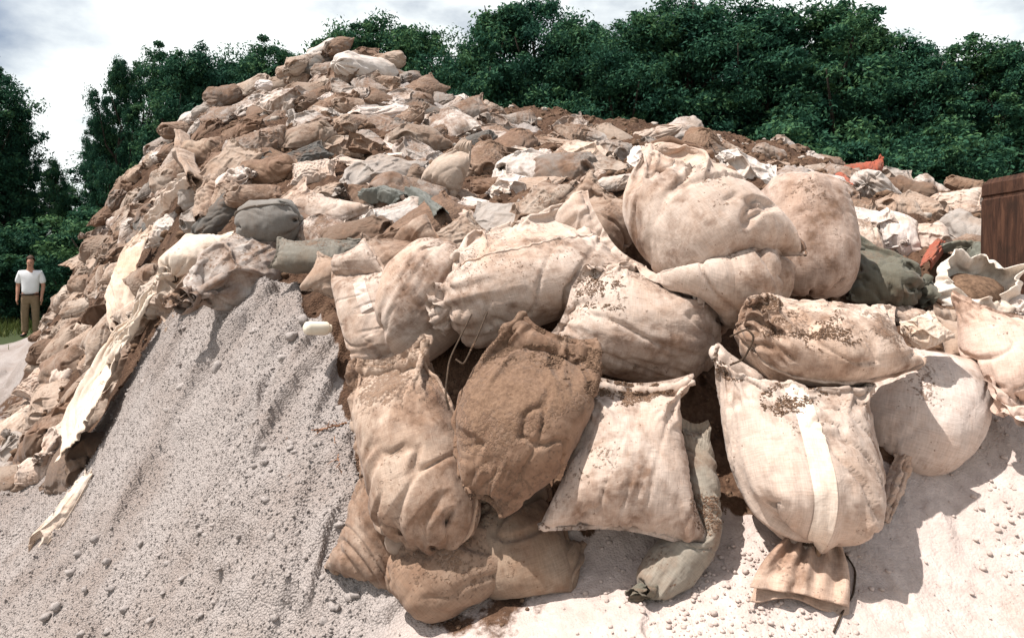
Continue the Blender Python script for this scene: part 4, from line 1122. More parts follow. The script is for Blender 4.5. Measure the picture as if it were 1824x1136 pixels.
# ------------------------------------------------------------------ the smaller bags: a few kinds, copied
KIND = {
 'pillow': dict(fill=1.05, profile=[0.8, 1, 1, 0.8]), 'pillow2': dict(fill=1.0, tie='roundstart', profile=[1, 1, 1, 0.9, 0.6]), 'slump': dict(fill=0.9, fold=0.06, tie='round', profile=[0.8, 0.9, 1, 1, 0.9]), 'slump2': dict(fill=0.8, fold=0.05, tie='roundstart', profile=[0.9, 1, 0.9, 0.6]),
 'tied': dict(fill=1.1, tie=True, profile=[1, 1, 1, 0.9, 0.5]), 'tied2': dict(fill=1.0, tie=True, profile=[0.8, 0.9, 1, 0.95, 0.6], fold=0.08), 'round': dict(fill=1.1, tie='round'), 'round2': dict(fill=1.0, tie='roundstart', profile=[0.9, 1, 1, 0.9, 0.6]),
 'long': dict(fill=1.0, tie='round', profile=[0.7, 0.75, 0.7, 0.65, 0.5], bend=(0.10, 0.0)), 'long2': dict(fill=0.95, tie='round', profile=[0.6, 0.65, 0.6, 0.65, 0.55], bend=(-0.14, 0.05)), 'tear': dict(fill=1.1, tie='roundstart', profile=[0.7, 1, 0.95, 0.7, 0.4, 0.15]),
 'rag': dict(fill=0.65, fold=0.05, profile=[0.6, 0.9, 0.8, 0.9, 0.5], bend=(0.1, 0.08)), 'rag2': dict(fill=0.7, fold=0.05, tie=True, bend=(-0.12, 0.08), profile=[1, 1, 0.9, 0.6]),
}
PROTO = {}
for i, (kname, kw) in enumerate(KIND.items()):
    kw = dict(kw); tie_ = kw.pop('tie', False); bend_ = kw.pop('bend', None)
    P, r0, sgn, L2, W2 = sim_bag(0.64, 0.44, (0, 0, 0), (1, 0, 0), (0, 1, 0), (0, 0, 1), seed=70 + i, nu=30, levels=3, steps=(140, 50, 30), ends={False: ('sewn', 'sewn'), True: ('tied', 'sewn'), 'round': ('tied', 'tied'), 'roundstart': ('tied', 'sewn')}[tie_], ruffle=0.15 if tie_ is True else 0.0,
                                 ground=lambda x, y: -0.16 + 0.05 * fbm2(x * 4 + 3, y * 4, 2, 70), bend=bend_, neck=0.024, **kw)
    b_ = make_bag('sandbag', P, r0, sgn, L2, W2, (1, 1, 1, 0), 70 + i, tie_ is True, crease=0.9, seams=[] if kname.startswith('rag') else [(0.0, 0.010)] if tie_ is True else [(0.0, 0.010), (0.5, 0.006)], relief=0.006)
    ext = np.ptp(P[r0:].reshape(-1, 3), axis=0)
    PROTO[kname] = [b_, ext, False]

def place_mid(cx, cy, ang, Lp, Wp, kind, color, label, tilt=None, lift=0.28, Y=None, group='sandbags of the pile', thick=1.0, rng=np.random.RandomState(5), name='sandbag', cat='sandbag'):
    g = ground_hit(cx, cy) if Y is None else U(cx, cy, Y)
    if g is None: return None
    Wm = Wp * g[1] / F
    if Y is None:
        Yn = g[1] - lift * Wm
        g = U(cx, cy, Yn)
    if tilt is None:
        sn = slope_normal(g[0], g[1], 0.25); vd = np.array([g[0], g[1], g[2] - EYE]); vd /= np.linalg.norm(vd)
        n = sn * 1.0 - 0.3 * vd + np.array([0, 0, 0.2]) + rng.normal(size=3) * 0.34; n /= np.linalg.norm(n)
        if n[1] > -0.5: n[1] = -0.5
        nrm = (n[0] / -n[1], n[2] / -n[1])
    else: nrm = tilt
    a, b, n, k = frame_for(ang, nrm)
    k = min(k, 1.5)
    pb_, ext, used = PROTO[kind]
    e = np.array([-math.sin(R(ang)), 0, math.cos(R(ang))]); fb = max(0.55, abs(b @ e))
    sx = Lp * g[1] / F * k / ext[0]; sy = Wm * 1.12 / ext[1]; sz = Wm * 0.92 / ext[2] * thick      # a stout, nearly round section
    if not used: o = pb_; PROTO[kind][2] = True
    else: o = copy_tree(pb_)
    M = Matrix(((a[0] * sx, b[0] * sy, n[0] * sz, g[0]), (a[1] * sx, b[1] * sy, n[1] * sz, g[1]), (a[2] * sx, b[2] * sy, n[2] * sz, g[2]), (0, 0, 0, 1)))
    o.matrix_world = M
    o.name = name
    o.color = color
    for ch in o.children: ch.color = color
    tag(o, label, cat, group)
    BAG_BOX.append((cx - 0.42 * Lp, cy - 0.42 * Wp, cx + 0.42 * Lp, cy + 0.42 * Wp))
    return o

GW = (0.50, 0.44, 0.39)
MID = [
 (365,277,10,82,66,'round',C((0.36,0.27,0.2),0.35),'round grey-brown bag with a strip of torn cloth hanging below it'),
 (420,272,190,52,36,'tied',C(WHITE,0.1),'small pale bag with gathered mouth right of the round grey-brown bag'),
 (478,308,8,112,60,'round',C(BROWN,0.5),'mud covered brown bag touching the bent white bag on its right'),
 (560,312,8,88,54,'pillow',C(CREAM,0.12),'bent white bag against the mud covered brown bag'),
 (632,297,-12,98,32,'long',C(CREAM,0.18),'long thin cream bag stretching right from the bent white bag'),
 (586,348,40,66,46,'tied2',C(TAN,0.2),'tan bag with folds, lower left half of the bent pair under the long thin bag'),
 (648,335,-32,90,42,'long2',C(CREAM,0.2),'cream arched bag, right half of the bent pair under the long thin bag'),
 (398,362,75,85,52,'slump',C(TAN,0.35),'tan bag standing on edge left behind the rounded dark grey bag'),
 (450,348,5,105,48,'pillow2',C(TAN,0.5),'dirty tan bag lying behind the rounded dark grey bag'),
 (352,388,35,80,50,'slump2',C(GREY,0.12),'grey slack bag above the bright white bag with star shaped gathers'),
 (868,292,70,75,70,'slump',C(TAN,0.6),'mud smeared bag standing just right of the teardrop bag'),
 (868,335,10,60,40,'round',C(BROWN,0.5),'brown bag in shade below right of the teardrop bag'),
 (678,203,24,100,36,'long',C(WHITE,0.2),'long pale bag slanting up to the right below the summit'),
 (628,224,22,66,40,'round2',C(TAN,0.3),'tan bag at the lower left end of the long pale slanting bag'),
 (577,207,-20,55,38,'slump',C(GW,0.2),'crumpled white bag left of the long pale slanting bag'),
 (492,156,8,58,26,'round',C((0.68,0.62,0.58),0.0),'small bright white bag on the left shoulder of the summit'),
 (522,127,15,64,28,'round',C(TAN,0.3),'tan bag on the skyline left of the summit'),
 (532,146,0,44,30,'tied2',C(TAN,0.4),'muddy bag below the tan skyline bag left of the summit'),
 (370,195,30,64,32,'round',C(GREY,0.3),'grey bag on the left skyline slanting up to the right'),
 (325,230,25,60,34,'slump',C(TAN,0.4),'tan bag on the left skyline below the slanting grey bag'),
 (410,180,8,62,26,'pillow2',C(BROWN,0.55),'flat brown bag at the top of the left skyline'),
 (432,238,10,86,44,'slump',C(BROWN,0.6),'earth covered bag left of the brown soil patch'),
 (482,255,20,60,48,'tied2',C(CREAM,0.4),'cream bag with folds at the lower edge of the brown soil patch'),
 (702,263,-55,46,26,'long',C(WHITE,0.05),'small white bag sliding down right of the folded dark bags'),
 (655,266,-20,74,34,'rag',C(BROWN,0.4),'dark brown empty bag folded over, below the summit flank'),
 (704,284,0,36,26,'round',C(WHITE,0.1),'small white lump of a bag under the sliding white bag'),
 (745,300,-15,50,28,'round2',C(GW,0.12),'small grey-white bag left of the teardrop bag'),
 (604,157,-30,58,34,'slump2',C(GREY,0.3),'grey slack bag in the dark hollow of the summit'),
 (586,176,80,34,24,'pillow',C(WHITE,0.1),'small white bag standing in the dark hollow of the summit'),
 (688,146,0,50,24,'slump',C(TAN,0.3),'upper of two tan bags on the right face of the summit'),
 (695,163,-8,52,26,'rag',C(TAN,0.35),'lower of two tan bags on the right face of the summit'),
 (778,172,60,30,20,'slump',C(GW,0.1),'small white bag on the right skyline of the summit'),
 (1003,260,-13,126,32,'long',C(TAN,0.4),'long sagging bag on the brown soil, dark underneath, left of the grey tube bag'),
 (1090,276,60,72,60,'tied2',C(GREY,0.35),'grey muddy bag leaning under the left end of the grey tube bag'),
 (1145,243,6,114,30,'long2',C(CREAM,0.25),'pale tube shaped bag lying along the skyline'),
 (1155,290,60,76,64,'tied2',C(WHITE,0.05),'white bag with deep folds left of the largest cream bag'),
 (957,287,40,62,32,'slump',C(WHITE,0.1),'white rumpled bag above the bag with an upturned end'),
 (914,308,72,60,26,'long',C(CREAM,0.2),'narrow upturned cream bag end right of the muddy standing bag'),
 (953,338,-5,80,50,'pillow2',C(TAN,0.2),'tan bag lying below the white rumpled bag'),
 (994,351,5,75,46,'pillow',C(CREAM,0.18),'cream bag to the right of the tan bag, above the big middle bag'),
 (1018,330,-10,88,26,'slump2',C(CREAM,0.1),'thin flat cream bag above the brown-tan pointed bag'),
 (1096,326,6,66,28,'slump',C(GW,0.15),'grey-white flat bag left beside the largest cream bag'),
 (1058,320,22,50,26,'round',C(CREAM,0.3),'small cream bag beneath the grey muddy leaning bag'),
 (858,372,-15,86,40,'slump',C(WHITE,0.08),'white flat bag behind the big middle bag, on its upper left'),
 (812,388,-25,66,46,'round',C(PINK,0.05),'smooth pinkish bag at the upper left corner of the big middle bag'),
 (936,364,0,40,28,'round2',C(GREY,0.2),'small dark grey bag behind the big middle bag'),
 (818,352,20,50,34,'tied2',C(TAN,0.3),'small tan tied bag below the teardrop bag'),
 (880,270,20,64,34,'rag',C(TAN,0.5),'brown slack bag above the muddy standing bag'),
 (926,273,-30,56,26,'slump2',C(GW,0.2),'grey-white flat bag left of the long sagging bag'),
 (1248,262,70,66,58,'slump',C(BROWN,0.6),'muddy brown lump of a bag on the skyline behind the largest cream bag'),
 (1278,255,-55,48,30,'rag',C(GW,0.15),'grey-white rag of a bag right of the muddy skyline lump'),
 (1395,300,0,84,34,'slump2',C(TAN,0.3),'tan bag showing over the top of the round tan bag'),
 (1560,343,-6,112,50,'round',C(GW,0.15),'grey-white plump bag under the orange bag'),
 (1528,376,-10,58,40,'slump',C(TAN,0.4),'dirty tan bag under the left end of the grey-white plump bag'),
 (1598,375,-12,74,48,'round2',C(TAN,0.25),'tan bag under the grey-white plump bag, left of a folded one'),
 (1643,376,-50,60,50,'slump',C(TAN,0.3),'tan folded bag right under the grey-white plump bag'),
 (1588,420,-12,80,72,'tied',C((0.68,0.6,0.54),0.05),'round white bag with radiating gathers beside the olive sack'),
 (1650,432,62,76,54,'tied2',C(CREAM,0.2),'cream wrinkled bag right of the round white gathered bag'),
 (1728,416,-50,68,54,'round',C(GREY,0.1),'grey bag with a dark crease left of the wooden post'),
 (1692,368,10,64,42,'tied2',C(CREAM,0.3),'cream bag with twisted neck above the grey creased bag'),
 (1722,332,-20,64,28,'slump',C(BROWN,0.4),'dark brown bag on the skyline left of the wooden post'),
 (1590,314,-10,56,28,'slump2',C(GREY,0.25),'grey slack bag right under the tip of the orange bag'),
 (1815,545,40,50,44,'tied',C(WHITE,0.08),'small white bag at the right edge below the wooden post'),
 (92,722,-22,86,72,'slump',C(TAN,0.18),'tan bag with folded top at the left foot of the pile'),
 (120,674,10,48,46,'round',C(CREAM,0.1),'small round cream bag above the tan bag at the left foot'),
 (72,687,60,58,54,'pillow',C(CREAM,0.2),'cream bag on the left rim of the pile foot'),
 (156,608,40,66,44,'slump',C(TAN,0.3),'tan bag left of the upper long white cloth'),
 (165,648,40,66,44,'pillow2',C(TAN,0.2),'tan bag left of the lower long white cloth'),
 (132,772,70,84,72,'tied2',C(CREAM,0.22),'crumpled cream bag touching the lower end of the long white cloth'),
 (78,832,15,82,54,'slump',C(CREAM,0.15),'cream bag with soil spilled beside it at the lowest left foot'),
 (28,802,-38,66,50,'rag2',C(GREY,0.12),'grey pointed bag near the left picture edge'),
 (2,842,0,50,40,'round',C(GREY,0.2),'grey bag cut off by the left picture edge'),
 (108,925,66,150,62,'slump2',C((0.62,0.52,0.43),0.1),'long white bag half buried in the gravel at lower left', None, 0.02),
 (100,640,50,54,36,'rag',C(TAN,0.2),'slack tan bag left rim, above the cream rim bag'),
]
for m in MID:
    if m[0] > 1500 and m[1] < 450: m = m[:3] + (m[3] * 1.08, m[4] * 1.3) + m[5:]
    place_mid(*m, **({} if len(m) > 9 else dict(lift=0.6)))

for q_ in [(300,560),(282,592),(262,625),(242,655),(222,690),(206,725),(190,760),(180,795),(285,440),(262,470),(245,530),(238,580),(330,368),(350,320)]: BAG_BOX.append((q_[0]-26, q_[1]-18, q_[0]+26, q_[1]+18))
BAG_BOX += [(1625, 440, 1690, 510), (1640, 460, 1770, 575), (760, 240, 845, 345), (1515, 440, 1640, 552)]
# --- the rest of the heap: loose bags by the hundred, each one set on the slope
FILL_POLY = [(70,600),(170,430),(215,330),(330,215),(400,165),(480,140),(590,80),(690,105),(770,165),(860,200),(960,205),(1060,250),(1180,235),(1420,270),(1560,315),(1700,345),(1755,350),(1760,560),(1500,520),(1400,330),(1250,290),(1110,300),(1000,400),(780,440),(560,470),(480,450),(300,560),(200,760),(150,830),(30,860),(10,800),(60,690)]
HOLES = [[(500,175),(560,165),(600,245),(590,275),(520,265),(490,215)], [(890,195),(1010,190),(1085,235),(1000,240),(930,255),(880,225)], [(1300,245),(1440,280),(1500,320),(1420,320),(1320,300)], [(255,285),(300,300),(260,350),(235,330)]]
def in_poly(x, y, P_):
    c = False
    for i in range(len(P_)):
        (x1, y1), (x2, y2) = P_[i], P_[i - 1]
        if (y1 > y) != (y2 > y) and x < (x2 - x1) * (y - y1) / (y2 - y1) + x1: c = not c
    return c
LANDMARK = [(600,100,'the pile summit'),(492,156,'the small bright white shoulder bag'),(545,225,'the brown soil patch'),(365,277,'the round grey-brown bag'),(352,452,'the bright white gathered bag'),(480,398,'the rounded dark grey bag'),
            (806,296,'the teardrop bag'),(678,203,'the long pale slanting bag'),(1003,260,'the long sagging bag'),(1145,243,'the pale skyline tube bag'),(1540,301,'the orange pointed bag'),(1588,420,'the round white gathered bag'),(1735,380,'the wooden post'),
            (245,500,'the upper long white cloth'),(225,690,'the lower long white cloth'),(60,520,'the standing man'),(92,722,'the tan folded foot bag'),(950,480,'the big middle bag'),(370,195,'the slanting grey skyline bag'),(1240,370,'the largest cream bag')]
ORD = ['', 'second ', 'third ', 'fourth ', 'fifth ', 'sixth ', 'seventh ', 'eighth ', 'ninth ', 'tenth ', 'eleventh ', 'twelfth ', 'thirteenth ', 'fourteenth ']
rngf = np.random.RandomState(11)
KW = {'pillow': 'plump', 'pillow2': 'plump', 'slump': 'slack', 'slump2': 'slack', 'tied': 'tied', 'tied2': 'wrinkled', 'round': 'rounded', 'round2': 'rounded', 'long': 'narrow', 'long2': 'narrow', 'tear': 'pointed', 'rag': 'emptied', 'rag2': 'emptied'}
TINTS = [('cream', (0.50, 0.41, 0.335), 3), ('white', (0.64, 0.575, 0.52), 4), ('tan', (0.36, 0.28, 0.22), 2.5), ('grey', (0.30, 0.265, 0.235), 2), ('grey-white', (0.46, 0.41, 0.37), 3), ('brown', (0.20, 0.135, 0.095), 3), ('dark grey', (0.13, 0.122, 0.11), 1.2)]
_tw = np.array([t[2] for t in TINTS], float); _tw /= _tw.sum()
RBOX = [(b[0] + 0.14 * (b[2] - b[0]), b[1] + 0.22 * (b[3] - b[1]), b[2] - 0.14 * (b[2] - b[0]), b[3]) if i < len(HERO) and (HERO[i]['a'][2] or 9) < 3.2 else b for i, b in enumerate(BAG_BOX)]
FILL = []
pts = []
tries = 0
while len(FILL) < 236 and tries < 40000:
    tries += 1
    x_, y_ = rngf.uniform(0, 1824), rngf.uniform(80, 870)
    if not in_poly(x_, y_, FILL_POLY): continue
    if any(in_poly(x_, y_, h) for h in HOLES) and rngf.rand() > 0.12: continue
    g = ground_hit(x_, y_)
    if g is None: continue
    size = rngf.uniform(0.34, 0.64) * F / g[1]
    gx_ = 0.05 * size
    if any((x_ > b[0] - gx_ and x_ < b[2] + gx_ and y_ > b[1] + 2 and y_ < b[3] + gx_) for b in RBOX): continue
    sp = 0.44 * size if tries < 12000 else 0.30 * size
    if any((x_ - p[0]) ** 2 + ((y_ - p[1]) * 1.45) ** 2 < sp * sp for p in pts): continue
    pts.append((x_, y_))
    FILL.append([x_, y_, size])
FILL.sort(key=lambda f: -f[1])
# words that single each one out: nearest landmark, which side of it, and its place in that row
by = {}
for f in FILL:
    x_, y_, s_ = f
    L_ = min(LANDMARK, key=lambda l: (l[0] - x_) ** 2 + (l[1] - y_) ** 2)
    an = math.degrees(math.atan2(L_[1] - y_, x_ - L_[0])) % 360
    d_ = ['right of', 'up right of', 'above', 'up left of', 'left of', 'down left of', 'below', 'down right of'][int((an + 22.5) // 45) % 8]
    by.setdefault((L_[2], d_), []).append(((x_ - L_[0]) ** 2 + (y_ - L_[1]) ** 2, f))
for (lm, d_), lst in by.items():
    lst.sort(key=lambda q: q[0])
    for i, (_, f) in enumerate(lst): f += [lm, d_, i]
kinds = list(KIND.keys()); kw_ = np.array([1.2, 3, 4, 3, 4, 4, 3, 3.5, 2, 2, 0.8, 0.8, 1.6], float); kw_ /= kw_.sum()
for x_, y_, s_, lm, d_, i in FILL:
    ki = kinds[rngf.choice(len(kinds), p=kw_)]; tn = TINTS[rngf.choice(len(TINTS), p=_tw)]
    mud = float(np.clip(rngf.normal(0.38, 0.18), 0.02, 0.8))
    if x_ < 400 and y_ > 430: tn = TINTS[rngf.choice([0, 2, 2, 0, 5])]; mud *= 0.8
    v_ = rngf.uniform(0.7, 1.15)
    col = tuple(float(c) * v_ for c in tn[1])
    ang = rngf.uniform(-45, 60) if x_ > 450 else rngf.uniform(0, 70)
    if rngf.rand() < 0.5: ang += 180
    wpx = s_ * rngf.uniform(0.48, 0.74) * (0.7 if ki.startswith('long') else 1)
    lab = f"{'muddy ' if mud > 0.5 else ''}{tn[0]} {KW[ki]} sandbag, {ORD[min(i, 13)]}closest {d_} {lm}"
    place_mid(x_, y_, ang, s_, wpx, ki, C(col, mud), lab, rng=rngf, thick=rngf.uniform(0.8, 1.1), lift=rngf.uniform(0.15, 0.55))
print('bags', len(FILL), len(MID), len(HERO))
# ------------------------------------------------------------------ draped cloth, tarpaulin, scraps
def cloth_sheet(name, path, color, label, cat, folds=5, amp=0.03, lift=0.02, ns=70, nt=44, seed=0, gather=0.0, mat=None, group=None, ragged=0.06, clear=0.008, crumple=1.0):
    """loose cloth lying along the pile: path = (photo column, row, half width in photo pixels, lift)"""
    pts, hw, lf = [], [], []
    for p in path:
        g = ground_hit(p[0], p[1]); pts.append(g); hw.append(p[2] * g[1] / F); lf.append(p[3] if len(p) > 3 else lift)
    pts = np.array(pts); m = len(pts)
    s = np.linspace(0, m - 1, ns); k = np.arange(m)
    # smooth the path
    cp = np.stack([np.interp(s, k, pts[:, i]) for i in range(3)], 1)
    for _ in range(6): cp[1:-1] = (cp[:-2] + 2 * cp[1:-1] + cp[2:]) / 4
    hw = np.interp(s, k, hw); lf = np.interp(s, k, lf)
    tan_ = np.gradient(cp, axis=0); tan_ /= np.linalg.norm(tan_, axis=1, keepdims=True)
    nor = np.array([slope_normal(p[0], p[1], 0.2) for p in cp]); nor = nor * 0.8 + np.array([0, -0.45, 0.1]); nor /= np.linalg.norm(nor, axis=1, keepdims=True)
    side = np.cross(tan_, nor); side /= np.linalg.norm(side, axis=1, keepdims=True)
    t = np.linspace(-1, 1, nt)
    S, T = np.meshgrid(np.linspace(0, 1, ns), t, indexing='ij')
    wob = fbm2(S * 3 + seed, T * 1.3, 3, seed)
    edge = 1 + ragged * vnoise2(S * 9 + seed * 3, np.sign(T) * 5.0, seed + 2) * np.abs(T)
    fold = (1.6 * np.abs(np.sin((T * folds + wob * 1.1) * np.pi * 0.5 + S * 1.5)) ** 0.8 - 0.8) * (0.6 + 0.4 * fbm2(S * 4, T * 4 + 7, 2, seed + 5)) + 0.5 * fbm2(S * 6, T * folds * 1.7, 3, seed + 8)
    P = cp[:, None] + side[:, None] * (T * edge * hw[:, None])[..., None]
    endrag = (0.25 * vnoise2(T * 4 + seed, T * 0 + 1, seed)) * hw.mean()
    P[0] -= tan_[0] * endrag[0][:, None]; P[-1] += tan_[-1] * endrag[-1][:, None]
    P[..., 2] = np.maximum(P[..., 2], height(P[..., 0], P[..., 1]) + clear)
    arch = (1 - T ** 2) * lf[:, None] * 0.45 + 0.35 * lf[:, None]
    P = P + nor[:, None] * (amp * (0.5 + 0.5 * fold) + arch + clear)[..., None]
    P = P + nor[:, None] * crumple * (0.035 * fbm2(S * 7 + seed, T * 3.0 * hw[:, None] / 0.15, 4, seed + 20, 0.6) + 0.008 * np.abs(T) ** 4 * vnoise2(S * 12, T * 0.5 + seed, seed))[..., None]
    P = P + side[:, None] * crumple * (0.008 * fbm2(S * 9, T * 3, 3, seed + 30))[..., None]
    i = np.arange(ns - 1)[:, None] * nt; q = np.arange(nt - 1)[None]
    f = np.stack([i + q, i + q + 1, i + nt + q + 1, i + nt + q], -1).reshape(-1, 4)
    uv = np.stack([T * hw[:, None], S * 2.0], -1).reshape(-1, 2)
    o0 = P.reshape(-1, 3).mean(0)
    o = mesh_from(name, P.reshape(-1, 3) - o0, f, mat or M_CLOTH, None, True, uv)
    o.location = o0; o.color = color
    sol = o.modifiers.new('thickness', 'SOLIDIFY'); sol.thickness = 0.004; sol.offset = 0
    return tag(o, label, cat, group)

cloth_sheet('cloth_sheet', [(310,544,10,0.05),(280,594,38,0.06),(238,656,68,0.06),(200,726,76,0.05),(178,802,54,0.02)], C((0.64,0.54,0.44),0.05), 'lower long white cloth draped down the edge of the gravel slope', 'cloth sheet', 6, 0.07, seed=2, clear=0.07)
cloth_sheet('cloth_sheet', [(285,428,22,0.15),(262,470,38,0.2),(245,530,34,0.22),(238,590,20,0.12)], C((0.60,0.48,0.38),0.1), 'upper long white cloth hanging left of the bright white gathered bag', 'cloth sheet', 5, 0.06, seed=5)
cloth_sheet('cloth_sheet', [(372,342,10,0.2),(330,368,22,0.22),(290,410,20,0.16)], C((0.60,0.50,0.42),0.15), 'pale cloth strip lying on bags above the upper long white cloth', 'cloth sheet', 2, 0.05, seed=8)
cloth_sheet('cloth_sheet', [(345,262,9,0.3),(350,300,13,0.34),(372,345,12,0.25)], C(TAN,0.3), 'torn brown cloth strip hanging beside the round grey-brown bag', 'cloth sheet', 1.5, 0.04, seed=9)
cloth_sheet('cloth_sheet', [(400,338,10,0.16),(385,372,18,0.2),(380,408,16,0.15)], C(TAN,0.25), 'brown turned back cloth flap left of the rounded dark grey bag', 'cloth sheet', 1.5, 0.04, seed=12)
cloth_sheet('cloth_scrap', [(1484,322,6,0.08),(1498,332,9,0.1),(1508,344,7,0.06)], C((0.34,0.09,0.05),0.2), 'torn orange scrap at the lower left end of the orange pointed bag', 'cloth scrap', 2, 0.03, seed=14)
cloth_sheet('cloth_scrap', [(1664,452,11,0.12),(1652,472,13,0.14),(1638,496,9,0.10)], C((0.34,0.095,0.055),0.3), 'orange scrap of cloth behind the white opened bag', 'cloth scrap', 2, 0.03, seed=15)
cloth_sheet('cloth_scrap', [(1660,470,10,0.16),(1715,478,16,0.2),(1760,500,18,0.16),(1785,478,8,0.2)], C((0.16,0.165,0.135),0.1), 'dark green cloth strip curving behind the white opened bag to the wooden post', 'cloth scrap', 2, 0.03, seed=16)
cloth_sheet('cloth_scrap', [(1604,800,10,0.10),(1592,850,17,0.05),(1566,938,12,0.01)], C((0.50,0.38,0.30),0.15), 'limp tan cloth end hanging below the smooth white-pink bag', 'cloth scrap', 2, 0.02, seed=17)

def tarp(name, path, color_, label, seed, width):
    return cloth_sheet(name, path, (1, 1, 1, 0), label, 'tarpaulin', 1.2, 0.05, seed=seed, mat=color_, ragged=0.05, crumple=0.35)
tarp('tarpaulin', [(650,378,16,0.16),(690,378,22,0.18),(725,384,20,0.14)], M_TARP, 'stiff grey tarpaulin with mud on it, folded over bags in the middle', 3, 30)
tarp('tarpaulin', [(728,364,16,0.14),(760,384,20,0.14),(792,408,14,0.1)], M_TARP, 'dark green tarpaulin sheet with a deep fold, right of the stiff grey one', 6, 30)

# white bag torn open, its rim standing up in points
def open_bag():
    rng = np.random.RandomState(3)
    c = ground_hit(1700, 528); rad = 62 * c[1] / F
    ns, nt = 34, 120
    S, T = np.meshgrid(np.linspace(0, 1, ns), np.arange(nt) * 2 * np.pi / nt, indexing='ij')
    rim = vnoise2(np.cos(T) * 1.9 + 3, np.sin(T) * 1.9, 6) + 0.4 * vnoise2(np.cos(T) * 2.8, np.sin(T) * 2.8 + 5, 7)
    crump = fbm2(np.cos(T) * 2.6 + S * 1.3, np.sin(T) * 2.6 + S * 2.0, 3, 12, 0.42)
    r_ = rad * (0.62 + 0.42 * np.sin(np.pi * np.clip(S * 0.8 + 0.08, 0, 1)) + 0.36 * crump * (0.3 + S) + 0.22 * rim * S ** 2)
    z_ = rad * (0.95 * S - 0.40 + 0.30 * np.sin(T + 0.6) * S + (0.26 * rim + 0.22 * crump) * S ** 2)
    P = np.stack([r_ * np.cos(T) * 1.1, r_ * np.sin(T) * 0.85, z_], -1)
    i = np.arange(ns - 1)[:, None] * nt; q = np.arange(nt)[None]; q2 = (q + 1) % nt
    f = np.stack([i + q, i + q2, i + nt + q2, i + nt + q], -1).reshape(-1, 4)
    o = mesh_from('open_sandbag', P.reshape(-1, 3), f, M_CLOTH, None, True, np.stack([T * rad, S * 0.3], -1).reshape(-1, 2))
    o.location = c + np.array([0, -0.12, 0.02]); o.rotation_euler = (R(28), R(-8), 0.3); o.color = C((0.74, 0.68, 0.60), 0.02)
    sol = o.modifiers.new('thickness', 'SOLIDIFY'); sol.thickness = 0.004
    fill = mesh_from('earth_filling', *((lambda v, fc: (v * np.array([rad * 0.8, rad * 0.65, rad * 0.35]) + np.array([0, 0, rad * 0.15]), fc))(*rock_set(9, 3, 0.25))), M_SOIL, o)
    tag(o, 'white bag torn open with a jagged pointed rim, in front of the dark green strip', 'sandbag', 'sandbags of the pile')
open_bag()
place_mid(1642, 590, 12, 84, 54, 'slump2', C((0.62, 0.52, 0.43), 0.15), 'pale folded cloth end sticking out right of the flat white bag', tilt=(0.1, 0.9), Y=2.18)
place_mid(1610, 560, -25, 60, 40, 'round', C(CREAM, 0.2), 'small cream bag behind the right end of the flat white bag', lift=0.3)

# ------------------------------------------------------------------ the wooden post
def build_post():
    yb = float(ground_hit(1836, 522)[1]); base = U(1836, 522, yb); h = (522 - 314) / F * yb + 0.25
    w = 0.049 * yb
    bm = bmesh.new()
    levels = [(0, 1.0), (h * 0.45, 1.0), (h - 0.115, 1.0), (h - 0.108, 0.965), (h - 0.096, 0.965), (h - 0.089, 1.0), (h - 0.03, 0.99), (h, 0.86)]
    prev = None
    ring0 = [(-1, -0.82), (-0.82, -1), (0.82, -1), (1, -0.82), (1, 0.82), (0.82, 1), (-0.82, 1), (-1, 0.82)]
    sub = []
    for (x1, y1), (x2, y2) in zip(ring0, ring0[1:] + ring0[:1]):
        for t in np.linspace(0, 1, 7)[:-1]: sub.append((x1 + (x2 - x1) * t, y1 + (y2 - y1) * t))
    zs = []
    for (z1, s1), (z2, s2) in zip(levels, levels[1:]):
        n_ = max(1, int((z2 - z1) / 0.03))
        for t in range(n_): zs.append((z1 + (z2 - z1) * t / n_, s1 + (s2 - s1) * t / n_))
    zs.append(levels[-1])
    V = np.array([[x * w * s, y * w * s, z] for z, s in zs for x, y in sub])
    an = np.arctan2(V[:, 1], V[:, 0])
    d = 0.007 * vnoise(an * 6, V[:, 2] * 2, an * 0, 3) + 0.004 * vnoise(an * 17, V[:, 2] * 4, an * 0, 5)
    V[:, 0] += np.cos(an) * d; V[:, 1] += np.sin(an) * d
    n = len(sub); F_ = []
    for i in range(len(zs) - 1):
        for k in range(n): F_.append((i * n + k, i * n + (k + 1) % n, (i + 1) * n + (k + 1) % n, (i + 1) * n + k))
    F_.append(tuple((len(zs) - 1) * n + k for k in range(n)))
    o = mesh_from('wooden_post', V, F_, M_WOOD, None, False)
    o.location = base - np.array([0, 0, 0.25]); o.rotation_euler = (R(-2), R(2.5), R(8))
    bolt = MB(); bolt.tube([(-0.03, -w - 0.012, h - 0.28), (-0.03, -w + 0.02, h - 0.28)], [0.011, 0.011], 8); bolt.build('bolt', M_DARK, o)
    bm.free()
    return tag(o, 'thick weathered brown wooden post at the right edge, a saw groove below its top', 'post')
build_post()

